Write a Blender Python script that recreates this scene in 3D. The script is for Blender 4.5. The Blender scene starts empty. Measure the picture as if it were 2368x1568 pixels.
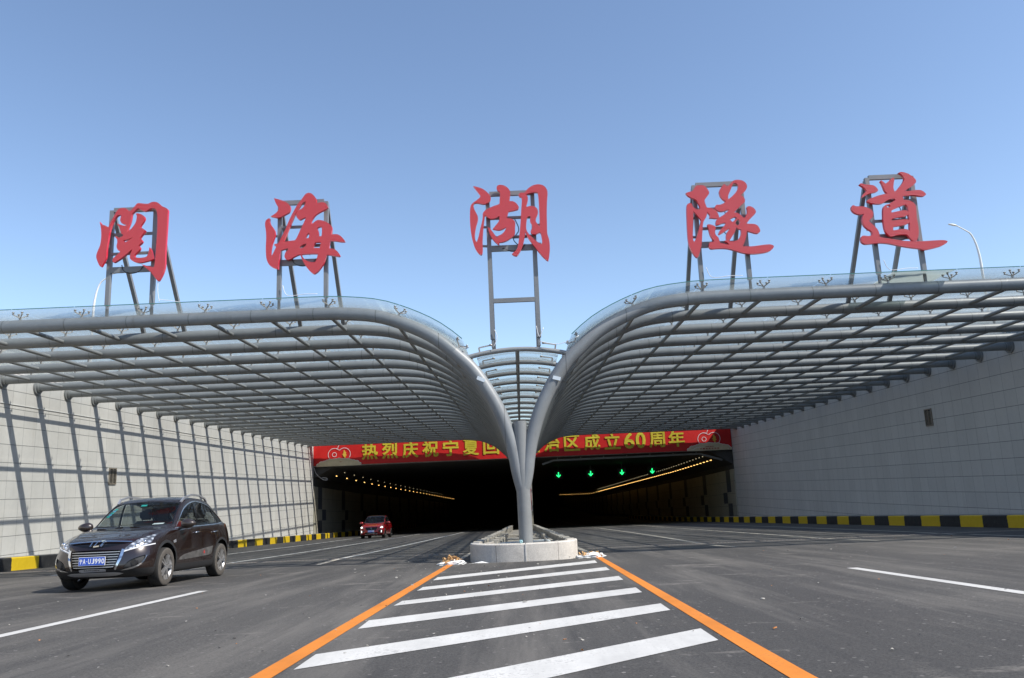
import bpy, bmesh, math, random
from mathutils import Vector, Matrix, geometry
from mathutils.bvhtree import BVHTree
R = math.radians
rnd = random.Random(7)
scene = bpy.context.scene
COL = scene.collection

# ------------------------------------------------------------------ camera
cam_data = bpy.data.cameras.new('camera'); cam = bpy.data.objects.new('camera', cam_data); COL.objects.link(cam)
CAM_H = 0.96
th, roll, yaw = R(10.82), R(2.4), 0.0038
F = Vector((0, math.cos(th), math.sin(th))); U = Vector((0, -math.sin(th), math.cos(th))); X = Vector((1, 0, 0))
rt = X*math.cos(roll) - U*math.sin(roll); up = X*math.sin(roll) + U*math.cos(roll)
M = Matrix.Rotation(yaw, 3, 'Z') @ Matrix((rt, up, -F)).transposed()
cam.matrix_world = Matrix.Translation((0, 0, CAM_H)) @ M.to_4x4()
cam_data.sensor_width = 36.0
cam_data.lens = 36.0*1805/2367
cam_data.clip_start = 0.1; cam_data.clip_end = 6000
scene.camera = cam

# ------------------------------------------------------------------ sky, sun, exposure
SUN_TO = Vector((1.0, -0.464, 1.19)).normalized()
world = bpy.data.worlds.new('World'); scene.world = world; world.use_nodes = True
wn = world.node_tree.nodes; wl = world.node_tree.links
for n in list(wn): wn.remove(n)
sky = wn.new('ShaderNodeTexSky'); sky.sky_type = 'NISHITA'; sky.sun_disc = False
sky.sun_elevation = math.asin(SUN_TO.z); sky.sun_rotation = math.atan2(SUN_TO.x, SUN_TO.y)
sky.altitude = 1100; sky.air_density = 1.0; sky.dust_density = 0.9; sky.ozone_density = 1.0
bg = wn.new('ShaderNodeBackground'); bg.inputs['Strength'].default_value = 0.13
wo = wn.new('ShaderNodeOutputWorld')
wl.new(sky.outputs[0], bg.inputs[0]); wl.new(bg.outputs[0], wo.inputs[0])
sun_d = bpy.data.lights.new('sun', 'SUN'); sun = bpy.data.objects.new('sun', sun_d); COL.objects.link(sun)
sun_d.energy = 3.6; sun_d.angle = R(0.53); sun_d.color = (1.0, 0.955, 0.88)
sun.rotation_euler = SUN_TO.to_track_quat('Z', 'Y').to_euler()
scene.view_settings.view_transform = 'Standard'; scene.view_settings.look = 'None'
scene.view_settings.exposure = 0.75; scene.view_settings.gamma = 1.0
scene.render.engine = 'CYCLES'
scene.cycles.max_bounces = 8; scene.cycles.transparent_max_bounces = 24
scene.cycles.caustics_reflective = False; scene.cycles.caustics_refractive = False
scene.cycles.sample_clamp_indirect = 4.0

# ------------------------------------------------------------------ materials
class NT:
    def __init__(s, name):
        s.m = bpy.data.materials.new(name); s.m.use_nodes = True
        s.t = s.m.node_tree; s.n = s.t.nodes; s.l = s.t.links
        s.b = s.n['Principled BSDF']
    def add(s, kind, **kw):
        n = s.n.new(kind)
        for k, v in kw.items(): setattr(n, k, v)
        return n
    def val(s, sock, v):
        if hasattr(v, 'links') or isinstance(v, bpy.types.NodeSocket): s.l.new(v, sock)
        else: sock.default_value = v
    def math(s, op, a, b=None, c=None, clamp=False):
        n = s.add('ShaderNodeMath', operation=op); n.use_clamp = clamp
        s.val(n.inputs[0], a)
        if b is not None: s.val(n.inputs[1], b)
        if c is not None: s.val(n.inputs[2], c)
        return n.outputs[0]
    def coords(s, kind='Object'):
        return s.add('ShaderNodeTexCoord').outputs[kind]
    def mapping(s, vec, scale=(1, 1, 1), loc=(0, 0, 0)):
        n = s.add('ShaderNodeMapping'); s.l.new(vec, n.inputs[0]); n.inputs['Scale'].default_value = scale; n.inputs['Location'].default_value = loc
        return n.outputs[0]
    def noise(s, vec, scale, detail=4, rough=0.55):
        n = s.add('ShaderNodeTexNoise'); s.l.new(vec, n.inputs['Vector'])
        n.inputs['Scale'].default_value = scale; n.inputs['Detail'].default_value = detail; n.inputs['Roughness'].default_value = rough
        return n.outputs['Fac']
    def ramp(s, fac, stops):
        n = s.add('ShaderNodeValToRGB'); s.l.new(fac, n.inputs[0])
        e = n.color_ramp.elements
        while len(e) < len(stops): e.new(0.5)
        for el, (p, c) in zip(e, stops):
            el.position = p; el.color = (c, c, c, 1) if not isinstance(c, (tuple, list)) else (*c, 1)
        return n.outputs[0]
    def mix(s, fac, a, b, mode='MIX'):
        n = s.add('ShaderNodeMix', data_type='RGBA', blend_type=mode)
        s.val(n.inputs[0], fac)
        for sock, v in ((n.inputs[6], a), (n.inputs[7], b)):
            if isinstance(v, tuple): sock.default_value = (*v, 1)
            else: s.l.new(v, sock)
        return n.outputs[2]
    def bump(s, height, strength, dist=0.02):
        n = s.add('ShaderNodeBump'); n.inputs['Strength'].default_value = strength; n.inputs['Distance'].default_value = dist
        s.l.new(height, n.inputs['Height']); s.l.new(n.outputs[0], s.b.inputs['Normal'])
    def base(s, c):
        if isinstance(c, tuple): s.b.inputs['Base Color'].default_value = (*c, 1)
        else: s.l.new(c, s.b.inputs['Base Color'])
    def set(s, **kw):
        for k, v in kw.items(): s.val(s.b.inputs[k.replace('_', ' ')], v)
        return s

def mat_plain(name, c, rough=0.5, metal=0.0, var=0.0, scale=6.0, **kw):
    t = NT(name)
    if var:
        v = t.coords(); f = t.noise(v, scale, 5, 0.6)
        lo = tuple(x*(1-var) for x in c); hi = tuple(min(1, x*(1+var)) for x in c)
        t.base(t.ramp(f, [(0.3, lo), (0.7, hi)]))
        t.set(Roughness=t.math('MULTIPLY_ADD', f, 0.2, rough-0.1))
    else:
        t.base(c); t.set(Roughness=rough)
    t.set(Metallic=metal, **kw)
    return t.m

def mat_emit(name, c, strength):
    t = NT(name); t.base((0.02, 0.02, 0.02)); t.b.inputs['Emission Color'].default_value = (*c, 1); t.b.inputs['Emission Strength'].default_value = strength
    return t.m

def mat_asphalt():
    t = NT('asphalt'); v = t.coords()
    big = t.noise(t.mapping(v, (0.22, 0.035, 1)), 1.0, 6, 0.6)
    mid = t.noise(t.mapping(v, (0.9, 0.35, 1)), 1.0, 8, 0.65)
    fine = t.noise(v, 55, 3, 0.7)
    c = t.ramp(big, [(0.36, (0.043, 0.040, 0.037)), (0.52, (0.057, 0.0535, 0.0495)), (0.72, (0.096, 0.089, 0.079))])
    c = t.mix(t.ramp(mid, [(0.58, 0.0), (0.80, 0.55)]), c, (0.17, 0.155, 0.135))
    c = t.mix(1.0, c, t.ramp(fine, [(0.30, 0.45), (0.70, 1.65)]), 'MULTIPLY')
    # pale stones and paint crumbs
    vo = t.add('ShaderNodeTexVoronoi'); t.l.new(v, vo.inputs['Vector']); vo.inputs['Scale'].default_value = 16
    sep = t.add('ShaderNodeSeparateColor'); t.l.new(vo.outputs['Color'], sep.inputs[0])
    dot = t.math('MULTIPLY', t.math('LESS_THAN', vo.outputs['Distance'], 0.24), t.math('GREATER_THAN', sep.outputs[0], 0.86))
    c = t.mix(t.math('MULTIPLY', dot, 0.42), c, (0.30, 0.28, 0.26))
    vo2 = t.add('ShaderNodeTexVoronoi'); t.l.new(v, vo2.inputs['Vector']); vo2.inputs['Scale'].default_value = 6.5
    sep2 = t.add('ShaderNodeSeparateColor'); t.l.new(vo2.outputs['Color'], sep2.inputs[0])
    dot2 = t.math('MULTIPLY', t.math('LESS_THAN', vo2.outputs['Distance'], 0.11), t.math('GREATER_THAN', sep2.outputs[1], 0.90))
    c = t.mix(t.math('MULTIPLY', dot2, 0.6), c, (0.36, 0.34, 0.31))
    # sandy scuffs
    sc = t.noise(t.mapping(v, (1.0, 2.6, 1), (3, 1, 0)), 0.55, 7, 0.72)
    c = t.mix(t.ramp(sc, [(0.62, 0.0), (0.74, 0.55)]), c, (0.24, 0.22, 0.19))
    # dusty tyre streaks along the lanes, dark oil drips, pale patches
    st = t.noise(t.mapping(v, (1.5, 0.10, 1), (7, 2, 0)), 1.0, 7, 0.68)
    c = t.mix(t.ramp(st, [(0.48, 0.0), (0.72, 0.72)]), c, (0.165, 0.152, 0.134))
    st2 = t.noise(t.mapping(v, (2.6, 0.16, 1), (1, 9, 0)), 1.0, 6, 0.65)
    c = t.mix(t.ramp(st2, [(0.56, 0.0), (0.74, 0.6)]), c, (0.026, 0.025, 0.025))
    pt = t.noise(t.mapping(v, (0.55, 1.5, 1), (5, 5, 0)), 1.0, 8, 0.75)
    c = t.mix(t.ramp(pt, [(0.60, 0.0), (0.67, 0.65)]), c, (0.23, 0.21, 0.185))
    t.base(c); t.set(Roughness=0.82)
    t.bump(t.math('ADD', t.noise(v, 140, 2, 0.8), t.math('MULTIPLY', fine, 0.6)), 0.55, 0.008)
    return t.m

def mat_paint(name, c, wear=0.5):
    t = NT(name); v = t.coords()
    f = t.noise(v, 38, 4, 0.75); g = t.noise(v, 1.3, 6, 0.7)
    fac = t.math('MULTIPLY', t.ramp(t.math('ADD', t.math('MULTIPLY', f, 0.62), t.math('MULTIPLY', g, 0.5)), [(0.62, 0.0), (0.70, 1.0)]), wear)
    col = t.mix(1.0, t.ramp(g, [(0.3, tuple(x*0.80 for x in c)), (0.6, c)]), t.ramp(t.noise(t.mapping(v, (3, 0.3, 1)), 1.0, 6, 0.7), [(0.35, 1.0), (0.7, 0.82)]), 'MULTIPLY')
    t.base(t.mix(fac, col, (0.07, 0.068, 0.064))); t.set(Roughness=0.7)
    t.bump(t.noise(v, 120, 2, 0.8), 0.35, 0.006)
    return t.m

def mat_tiles(name, c, tw, thh, axis='Y', dark=(0.09, 0.09, 0.09), lw=0.018, var=0.07):
    t = NT(name); v = t.coords()
    s = t.add('ShaderNodeSeparateXYZ'); t.l.new(v, s.inputs[0])
    u = t.math('DIVIDE', s.outputs[axis], tw); w = t.math('DIVIDE', s.outputs['Z'], thh)
    fu = t.math('FRACT', u); fw = t.math('FRACT', w)
    ju = t.math('LESS_THAN', fu, lw*0.75/tw); jw = t.math('LESS_THAN', fw, lw*1.25/thh)
    cell = t.add('ShaderNodeCombineXYZ'); t.l.new(t.math('FLOOR', u), cell.inputs[0]); t.l.new(t.math('FLOOR', w), cell.inputs[1])
    wnz = t.add('ShaderNodeTexWhiteNoise'); t.l.new(cell.outputs[0], wnz.inputs[0])
    k = t.math('MULTIPLY_ADD', wnz.outputs['Value'], var*2, 1-var)
    st = t.noise(t.mapping(v, (1, 0.7, 0.16)), 0.8, 6, 0.65)
    sp = t.noise(v, 6.0, 5, 0.7)
    k = t.math('MULTIPLY', k, t.math('MULTIPLY_ADD', st, 0.34, 0.83))
    k = t.math('MULTIPLY', k, t.math('MULTIPLY_ADD', sp, 0.16, 0.92))
    col = t.mix(1.0, c, t.ramp(k, [(0.0, 0.0), (1.0, 1.0)]), 'MULTIPLY') if False else None
    vm = t.add('ShaderNodeVectorMath', operation='SCALE'); vm.inputs[0].default_value = c; t.l.new(k, vm.inputs['Scale'])
    # rusty runs and dirt near the foot of the wall, from their own noise
    grime = t.ramp(t.noise(t.mapping(v, (1, 1.1, 0.10)), 1.3, 6, 0.7), [(0.60, 0.0), (0.78, 0.35)])
    col = t.mix(grime, vm.outputs[0], (c[0]*0.62, c[1]*0.58, c[2]*0.52))
    col = t.mix(t.math('MULTIPLY', ju, 0.75), col, dark); col = t.mix(jw, col, dark)
    t.base(col); t.set(Roughness=0.75)
    t.bump(t.math('SUBTRACT', t.math('MULTIPLY', t.noise(v, 40, 3, 0.7), 0.15), t.math('MAXIMUM', ju, jw)), 0.5, 0.012)
    return t.m

def mat_cladding():
    t = NT('tunnel_cladding'); v = t.coords()
    s = t.add('ShaderNodeSeparateXYZ'); t.l.new(v, s.inputs[0])
    y = s.outputs['Y']; z = t.math('ADD', s.outputs['Z'], t.math('MULTIPLY', y, 0.035))
    m = t.math('MODULO', y, 9.6)
    strip = t.math('MULTIPLY', t.math('GREATER_THAN', m, 5.2), t.math('LESS_THAN', m, 6.7))
    band = t.math('MULTIPLY', t.math('GREATER_THAN', z, 1.35), t.math('LESS_THAN', z, 2.35))
    shift = t.math('MULTIPLY', t.math('GREATER_THAN', m, 6.7), t.math('LESS_THAN', m, 8.2))
    dk = t.math('ADD', t.math('MULTIPLY', strip, t.math('SUBTRACT', 1.0, band)), t.math('MULTIPLY', shift, band), clamp=True)
    col = t.mix(dk, (0.42, 0.39, 0.31), (0.06, 0.065, 0.085))
    j = t.math('LESS_THAN', t.math('FRACT', t.math('DIVIDE', z, 1.1)), 0.02)
    j2 = t.math('LESS_THAN', t.math('FRACT', t.math('DIVIDE', y, 1.5)), 0.012)
    col = t.mix(t.math('MAXIMUM', j, j2), col, (0.05, 0.05, 0.05))
    col = t.mix(t.ramp(t.noise(v, 0.7, 6, 0.7), [(0.45, 0.0), (0.8, 0.5)]), col, (0.2, 0.18, 0.14))
    t.base(col); t.set(Roughness=0.55)
    return t.m

def mat_kerb():
    t = NT('kerb_paint'); v = t.coords()
    s = t.add('ShaderNodeSeparateXYZ'); t.l.new(v, s.inputs[0])
    wob = t.math('MULTIPLY', t.math('SUBTRACT', t.noise(v, 5, 3, 0.6), 0.5), 0.10)
    m = t.math('MODULO', t.math('ADD', t.math('ADD', s.outputs['Y'], 300.0), wob), 3.04)
    a = t.math('LESS_THAN', m, 1.52)
    n = t.noise(v, 7, 6, 0.75)
    yel = t.ramp(n, [(0.3, (0.66, 0.43, 0.008)), (0.62, (0.74, 0.50, 0.014)), (0.80, (0.40, 0.27, 0.03))])
    blk = t.ramp(n, [(0.35, (0.014, 0.014, 0.015)), (0.62, (0.03, 0.03, 0.03)), (0.82, (0.12, 0.115, 0.10))])
    t.base(t.mix(a, yel, blk)); t.set(Roughness=0.65)
    t.bump(t.noise(v, 25, 4, 0.7), 0.4, 0.01)
    return t.m

def mat_concrete(name, c, var=0.25, scale=2.5):
    t = NT(name); v = t.coords()
    f = t.noise(v, scale, 8, 0.68); g = t.noise(v, scale*14, 4, 0.7)
    col = t.ramp(f, [(0.28, tuple(x*(1-var) for x in c)), (0.5, c), (0.75, tuple(min(1, x*(1+var*0.7)) for x in c))])
    col = t.mix(1.0, col, t.ramp(g, [(0.3, 0.80), (0.7, 1.12)]), 'MULTIPLY')
    t.base(col); t.set(Roughness=0.85); t.bump(g, 0.4, 0.01)
    return t.m

def mat_steel(name, c, rough=0.42, joints=0):
    t = NT(name); v = t.coords()
    f = t.noise(v, 1.1, 7, 0.7); g = t.noise(t.mapping(v, (1, 1, 3)), 9, 5, 0.7)
    col = t.ramp(f, [(0.3, tuple(x*0.82 for x in c)), (0.6, c), (0.8, tuple(x*1.14 for x in c))])
    dust = t.ramp(g, [(0.55, 0.0), (0.8, 0.35)])
    col = t.mix(dust, col, tuple(min(1, x*1.45) for x in c))
    if joints:
        s = t.add('ShaderNodeSeparateXYZ'); t.l.new(v, s.inputs[0])
        j = t.math('LESS_THAN', t.math('FRACT', t.math('DIVIDE', t.math('ADD', s.outputs['X'], 0.35), joints)), 0.014)
        col = t.mix(t.math('MULTIPLY', j, 0.6), col, (0.06, 0.06, 0.06))
        run = t.ramp(t.noise(t.mapping(v, (5, 1, 0.6)), 1.0, 6, 0.75), [(0.60, 0.0), (0.76, 0.55)])
        col = t.mix(run, col, (0.13, 0.115, 0.10))
    t.base(col); t.set(Roughness=t.math('MULTIPLY_ADD', f, 0.2, rough-0.1)); t.set(Metallic=0.0)
    t.bump(g, 0.08, 0.01)
    return t.m

def mat_glass(name, tint, haze, rough=0.02, haze_col=(0.62, 0.68, 0.68)):
    t = NT(name); v = t.coords()
    t.n.remove(t.b)
    out = t.n['Material Output']
    tr = t.add('ShaderNodeBsdfTransparent'); tr.inputs[0].default_value = (*tint, 1)
    gl = t.add('ShaderNodeBsdfGlossy'); gl.inputs['Roughness'].default_value = rough
    df = t.add('ShaderNodeBsdfDiffuse'); df.inputs[0].default_value = (*haze_col, 1)
    tl = t.add('ShaderNodeBsdfTranslucent'); tl.inputs[0].default_value = (*haze_col, 1)
    d2 = t.add('ShaderNodeMixShader'); d2.inputs[0].default_value = 0.5
    t.l.new(df.outputs[0], d2.inputs[1]); t.l.new(tl.outputs[0], d2.inputs[2])
    geo = t.add('ShaderNodeNewGeometry'); dp = t.add('ShaderNodeVectorMath', operation='DOT_PRODUCT')
    t.l.new(geo.outputs['Normal'], dp.inputs[0]); t.l.new(geo.outputs['Incoming'], dp.inputs[1])
    cs = t.math('MAXIMUM', t.math('ABSOLUTE', dp.outputs['Value']), 0.16)
    dust = t.math('MULTIPLY_ADD', t.noise(v, 0.9, 6, 0.7), 1.5, 0.25)
    m1 = t.add('ShaderNodeMixShader'); t.l.new(t.math('DIVIDE', t.math('MULTIPLY', dust, haze), cs, clamp=True), m1.inputs[0])
    t.l.new(tr.outputs[0], m1.inputs[1]); t.l.new(d2.outputs[0], m1.inputs[2])
    k5 = t.math('POWER', t.math('SUBTRACT', 1.0, t.math('ABSOLUTE', dp.outputs['Value']), clamp=True), 5.0)
    m2 = t.add('ShaderNodeMixShader'); t.l.new(t.math('MULTIPLY_ADD', k5, 0.75, 0.035), m2.inputs[0])
    t.l.new(m1.outputs[0], m2.inputs[1]); t.l.new(gl.outputs[0], m2.inputs[2])
    t.l.new(m2.outputs[0], out.inputs['Surface'])
    return t.m

def mat_led(name):
    t = NT(name); v = t.coords()
    s = t.add('ShaderNodeSeparateXYZ'); t.l.new(v, s.inputs[0])
    row = t.math('FLOOR', t.math('DIVIDE', s.outputs['Z'], 0.040))
    ux = t.math('FRACT', t.math('ADD', t.math('DIVIDE', s.outputs['X'], 0.046), t.math('MULTIPLY', row, 0.5)))
    uz = t.math('FRACT', t.math('DIVIDE', s.outputs['Z'], 0.040))
    dx = t.math('SUBTRACT', ux, 0.5); dz = t.math('SUBTRACT', uz, 0.5)
    r2 = t.math('ADD', t.math('MULTIPLY', dx, dx), t.math('MULTIPLY', dz, dz))
    dot = t.math('LESS_THAN', r2, 0.055)
    col = t.mix(t.math('MULTIPLY', dot, 0.6), (0.47, 0.012, 0.022), (0.80, 0.40, 0.38))
    t.base(col); t.set(Roughness=0.38)
    return t.m

ASPHALT = mat_asphalt()
WHITE_PAINT = mat_paint('white_road_paint', (0.64, 0.625, 0.59), 0.45)
DUSTY_PAINT = mat_paint('dusty_road_paint', (0.46, 0.42, 0.35), 0.65)
ORANGE_PAINT = mat_paint('orange_road_paint', (0.74, 0.235, 0.022), 0.45)
WALL_TILE = mat_tiles('wall_tile', (0.56, 0.54, 0.505), 0.75, 0.655, dark=(0.15, 0.15, 0.145), lw=0.015, var=0.03)
CONCRETE = mat_concrete('concrete', (0.36, 0.345, 0.32))
STONE = mat_concrete('pale_stone', (0.60, 0.56, 0.50), 0.18, 3.0)
SLAB = mat_concrete('kerb_slab', (0.42, 0.385, 0.33), 0.3, 5.0)
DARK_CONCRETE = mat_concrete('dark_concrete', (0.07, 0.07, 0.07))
CLADDING = mat_cladding()
KERB_PAINT = mat_kerb()
STEEL = mat_steel('grey_painted_steel', (0.245, 0.252, 0.25))
CANOPY_STEEL = mat_steel('canopy_tube_steel', (0.242, 0.254, 0.258), joints=1.6)
STEEL_DARK = mat_steel('sign_frame_steel', (0.20, 0.205, 0.21))
GLASS_EDGE = mat_plain('glass_edge', (0.06, 0.17, 0.15), 0.2)
STAINLESS = mat_plain('stainless_steel', (0.42, 0.40, 0.37), 0.4, 0.3, 0.25, 20)
GLASS = mat_glass('canopy_glass', (0.94, 0.955, 0.95), 0.07)
CRACKED = mat_glass('cracked_glass', (0.75, 0.82, 0.80), 0.30, 0.3, (0.75, 0.80, 0.78))
LED_RED = mat_led('led_panel_red')
SIGN_SIDE = mat_plain('sign_edge_red', (0.62, 0.02, 0.045), 0.3, 0.0)
BLACK_RUBBER = mat_plain('black_cable', (0.012, 0.012, 0.013), 0.6)
WHITE_WIRE = mat_plain('white_wire', (0.75, 0.75, 0.75), 0.6)
WHITE_METAL = mat_plain('white_metal', (0.72, 0.73, 0.74), 0.4, 0.0, 0.05)
GROUND = mat_concrete('dry_earth', (0.22, 0.19, 0.14), 0.3, 0.3)

# ------------------------------------------------------------------ helpers
def link(name, me, mats, parent=None, smooth=False):
    o = bpy.data.objects.new(name, me); COL.objects.link(o)
    if not isinstance(mats, (list, tuple)): mats = [mats]
    for m in mats: me.materials.append(m)
    if parent: o.parent = parent
    if smooth: me.polygons.foreach_set('use_smooth', [True]*len(me.polygons))
    return o
def obj(name, bm, mats, parent=None, smooth=False, sharp=None):
    bmesh.ops.recalc_face_normals(bm, faces=bm.faces)
    me = bpy.data.meshes.new(name); bm.to_mesh(me); bm.free()
    o = link(name, me, mats, parent, smooth)
    if smooth and sharp: me.set_sharp_from_angle(angle=R(sharp))
    return o
def raw(name, verts, faces, mats, parent=None, smooth=False):
    me = bpy.data.meshes.new(name); me.from_pydata(verts, [], faces); me.update()
    return link(name, me, mats, parent, smooth)
def tag(o, label=None, cat=None, group=None, kind=None):
    if label: o['label'] = label
    if cat: o['category'] = cat
    if group: o['group'] = group
    if kind: o['kind'] = kind
    return o
def empty(name, loc=(0, 0, 0), rz=0):
    o = bpy.data.objects.new(name, None); COL.objects.link(o); o.location = loc; o.rotation_euler = (0, 0, rz); o.empty_display_size = 0.2
    return o
def box(bm, lo, hi, mi=0):
    r = bmesh.ops.create_cube(bm, size=1.0)
    c = [(a+b)/2 for a, b in zip(lo, hi)]; d = [b-a for a, b in zip(lo, hi)]
    for v in r['verts']: v.co = Vector((c[0]+v.co.x*d[0], c[1]+v.co.y*d[1], c[2]+v.co.z*d[2]))
    fs = {f for v in r['verts'] for f in v.link_faces}
    for f in fs: f.material_index = mi
    return r['verts']
def bar(bm, a, b, w, h=None, upv=(0, 0, 1), mi=0):
    a, b = Vector(a), Vector(b); h = h or w
    d = (b-a).normalized(); upv = Vector(upv)
    if abs(d.dot(upv)) > 0.95: upv = Vector((0, 1, 0))
    s = d.cross(upv).normalized(); u = s.cross(d).normalized()
    vs = [bm.verts.new(p + s*i*w/2 + u*j*h/2) for p in (a, b) for i, j in ((-1, -1), (1, -1), (1, 1), (-1, 1))]
    for q in ((0, 1, 2, 3), (7, 6, 5, 4), (0, 4, 5, 1), (1, 5, 6, 2), (2, 6, 7, 3), (3, 7, 4, 0)):
        f = bm.faces.new([vs[i] for i in q]); f.material_index = mi
def tube(bm, pts, r, n=12, cap=True, mi=0, radii=None):
    pts = [Vector(p) for p in pts]; rings = []
    ref = None
    for i, p in enumerate(pts):
        d = ((pts[i+1] if i+1 < len(pts) else p) - (pts[i-1] if i else p)).normalized()
        if ref is None:
            ref = Vector((0, 0, 1)) if abs(d.z) < 0.9 else Vector((0, 1, 0))
        s = d.cross(ref).normalized(); u = s.cross(d).normalized(); ref = u
        rr = radii[i] if radii else r
        rings.append([bm.verts.new(p + (s*math.cos(2*math.pi*k/n) + u*math.sin(2*math.pi*k/n))*rr) for k in range(n)])
    for a, b in zip(rings, rings[1:]):
        for k in range(n):
            f = bm.faces.new((a[k], a[(k+1) % n], b[(k+1) % n], b[k])); f.material_index = mi; f.smooth = True
    if cap:
        f = bm.faces.new(rings[0][::-1]); f.material_index = mi
        f = bm.faces.new(rings[-1]); f.material_index = mi
def crom(pts, sub=6, closed=False):
    out = []; n = len(pts); P = [Vector(p) for p in pts]
    rng = range(n) if closed else range(n-1)
    for i in rng:
        p0 = P[(i-1) % n] if closed or i else P[0]; p1 = P[i]; p2 = P[(i+1) % n]; p3 = P[(i+2) % n] if closed or i+2 < n else P[-1]
        for k in range(sub):
            t = k/sub
            out.append(0.5*((2*p1) + (-p0+p2)*t + (2*p0-5*p1+4*p2-p3)*t*t + (-p0+3*p1-3*p2+p3)*t*t*t))
    if not closed: out.append(P[-1])
    return out
def smooth_outline(pts, sub=3):
    """closed outline: rounded through the gentle corners, kept sharp at the tips"""
    n = len(pts); P = [Vector(p) for p in pts]; out = []
    def is_sharp(i):
        a = P[i]-P[i-1]; b = P[(i+1) % n]-P[i]
        return a.length < 1e-6 or b.length < 1e-6 or a.angle(b) > R(58)
    sh = [is_sharp(i) for i in range(n)]
    for i in range(n):
        p1, p2 = P[i], P[(i+1) % n]
        p0 = P[i-1] if not sh[i] else p1-(p2-p1)*0.3
        p3 = P[(i+2) % n] if not sh[(i+1) % n] else p2+(p2-p1)*0.3
        for k in range(sub):
            t = k/sub
            out.append(0.5*((2*p1) + (-p0+p2)*t + (2*p0-5*p1+4*p2-p3)*t*t + (-p0+3*p1-3*p2+p3)*t*t*t))
    return out
def fill2d(bm, loops, to3d, mi=0):
    """flat filled shape (outer loop + holes), all in 2-D; returns the loops' vertices"""
    vs = [[Vector((p[0], p[1], 0)) for p in l] for l in loops]
    tri = geometry.tessellate_polygon(vs)
    flat = [bm.verts.new(to3d(p.x, p.y)) for l in vs for p in l]
    for t in tri:
        try:
            f = bm.faces.new([flat[i] for i in t]); f.material_index = mi
        except ValueError: pass
    res = []; k = 0
    for l in vs: res.append(flat[k:k+len(l)]); k += len(l)
    return res
def slab2d(bm, loops, front, back, mi_f=0, mi_s=1):
    a = fill2d(bm, loops, front, mi_f); b = fill2d(bm, loops, back, mi_s)
    for la, lb in zip(a, b):
        n = len(la)
        for i in range(n):
            f = bm.faces.new((la[i], la[(i+1) % n], lb[(i+1) % n], lb[i])); f.material_index = mi_s
def text_mesh(body, size, offset=0.0):
    c = bpy.data.curves.new('lettering', 'FONT'); c.body = body; c.size = size; c.align_x = 'CENTER'; c.align_y = 'CENTER'; c.offset = offset; c.resolution_u = 3
    o = bpy.data.objects.new('lettering', c); COL.objects.link(o); bpy.context.view_layer.update()
    me = bpy.data.meshes.new_from_object(o.evaluated_get(bpy.context.evaluated_depsgraph_get()))
    bpy.data.objects.remove(o); bpy.data.curves.remove(c)
    me.materials.clear()
    return me
def text(name, body, size, loc, mats, parent=None, offset=0.0, sx=1.0, shear=0.0, fit=None, rot=None):
    """upright lettering facing -Y; fit=(width, height) stretches it"""
    me = text_mesh(body, size, offset)
    xs = [v.co.x for v in me.vertices]; ys = [v.co.y for v in me.vertices]
    cx, cy = (min(xs)+max(xs))/2, (min(ys)+max(ys))/2
    kx = fit[0]/(max(xs)-min(xs)) if fit else sx; ky = fit[1]/(max(ys)-min(ys)) if fit else 1
    for v in me.vertices:
        x, y = (v.co.x-cx)*kx, (v.co.y-cy)*ky
        v.co = Vector((x + shear*y, 0, y))
        if rot: v.co = rot @ v.co
        v.co += Vector(loc)
    return link(name, me, mats, parent)
def road_z(y):
    if y < 27: return -0.0393*y
    if y < 90: return -1.061-0.037*(y-27)
    if y < 200: return -3.392-0.029*(y-90)
    return -6.582-0.010*(y-200)

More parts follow.
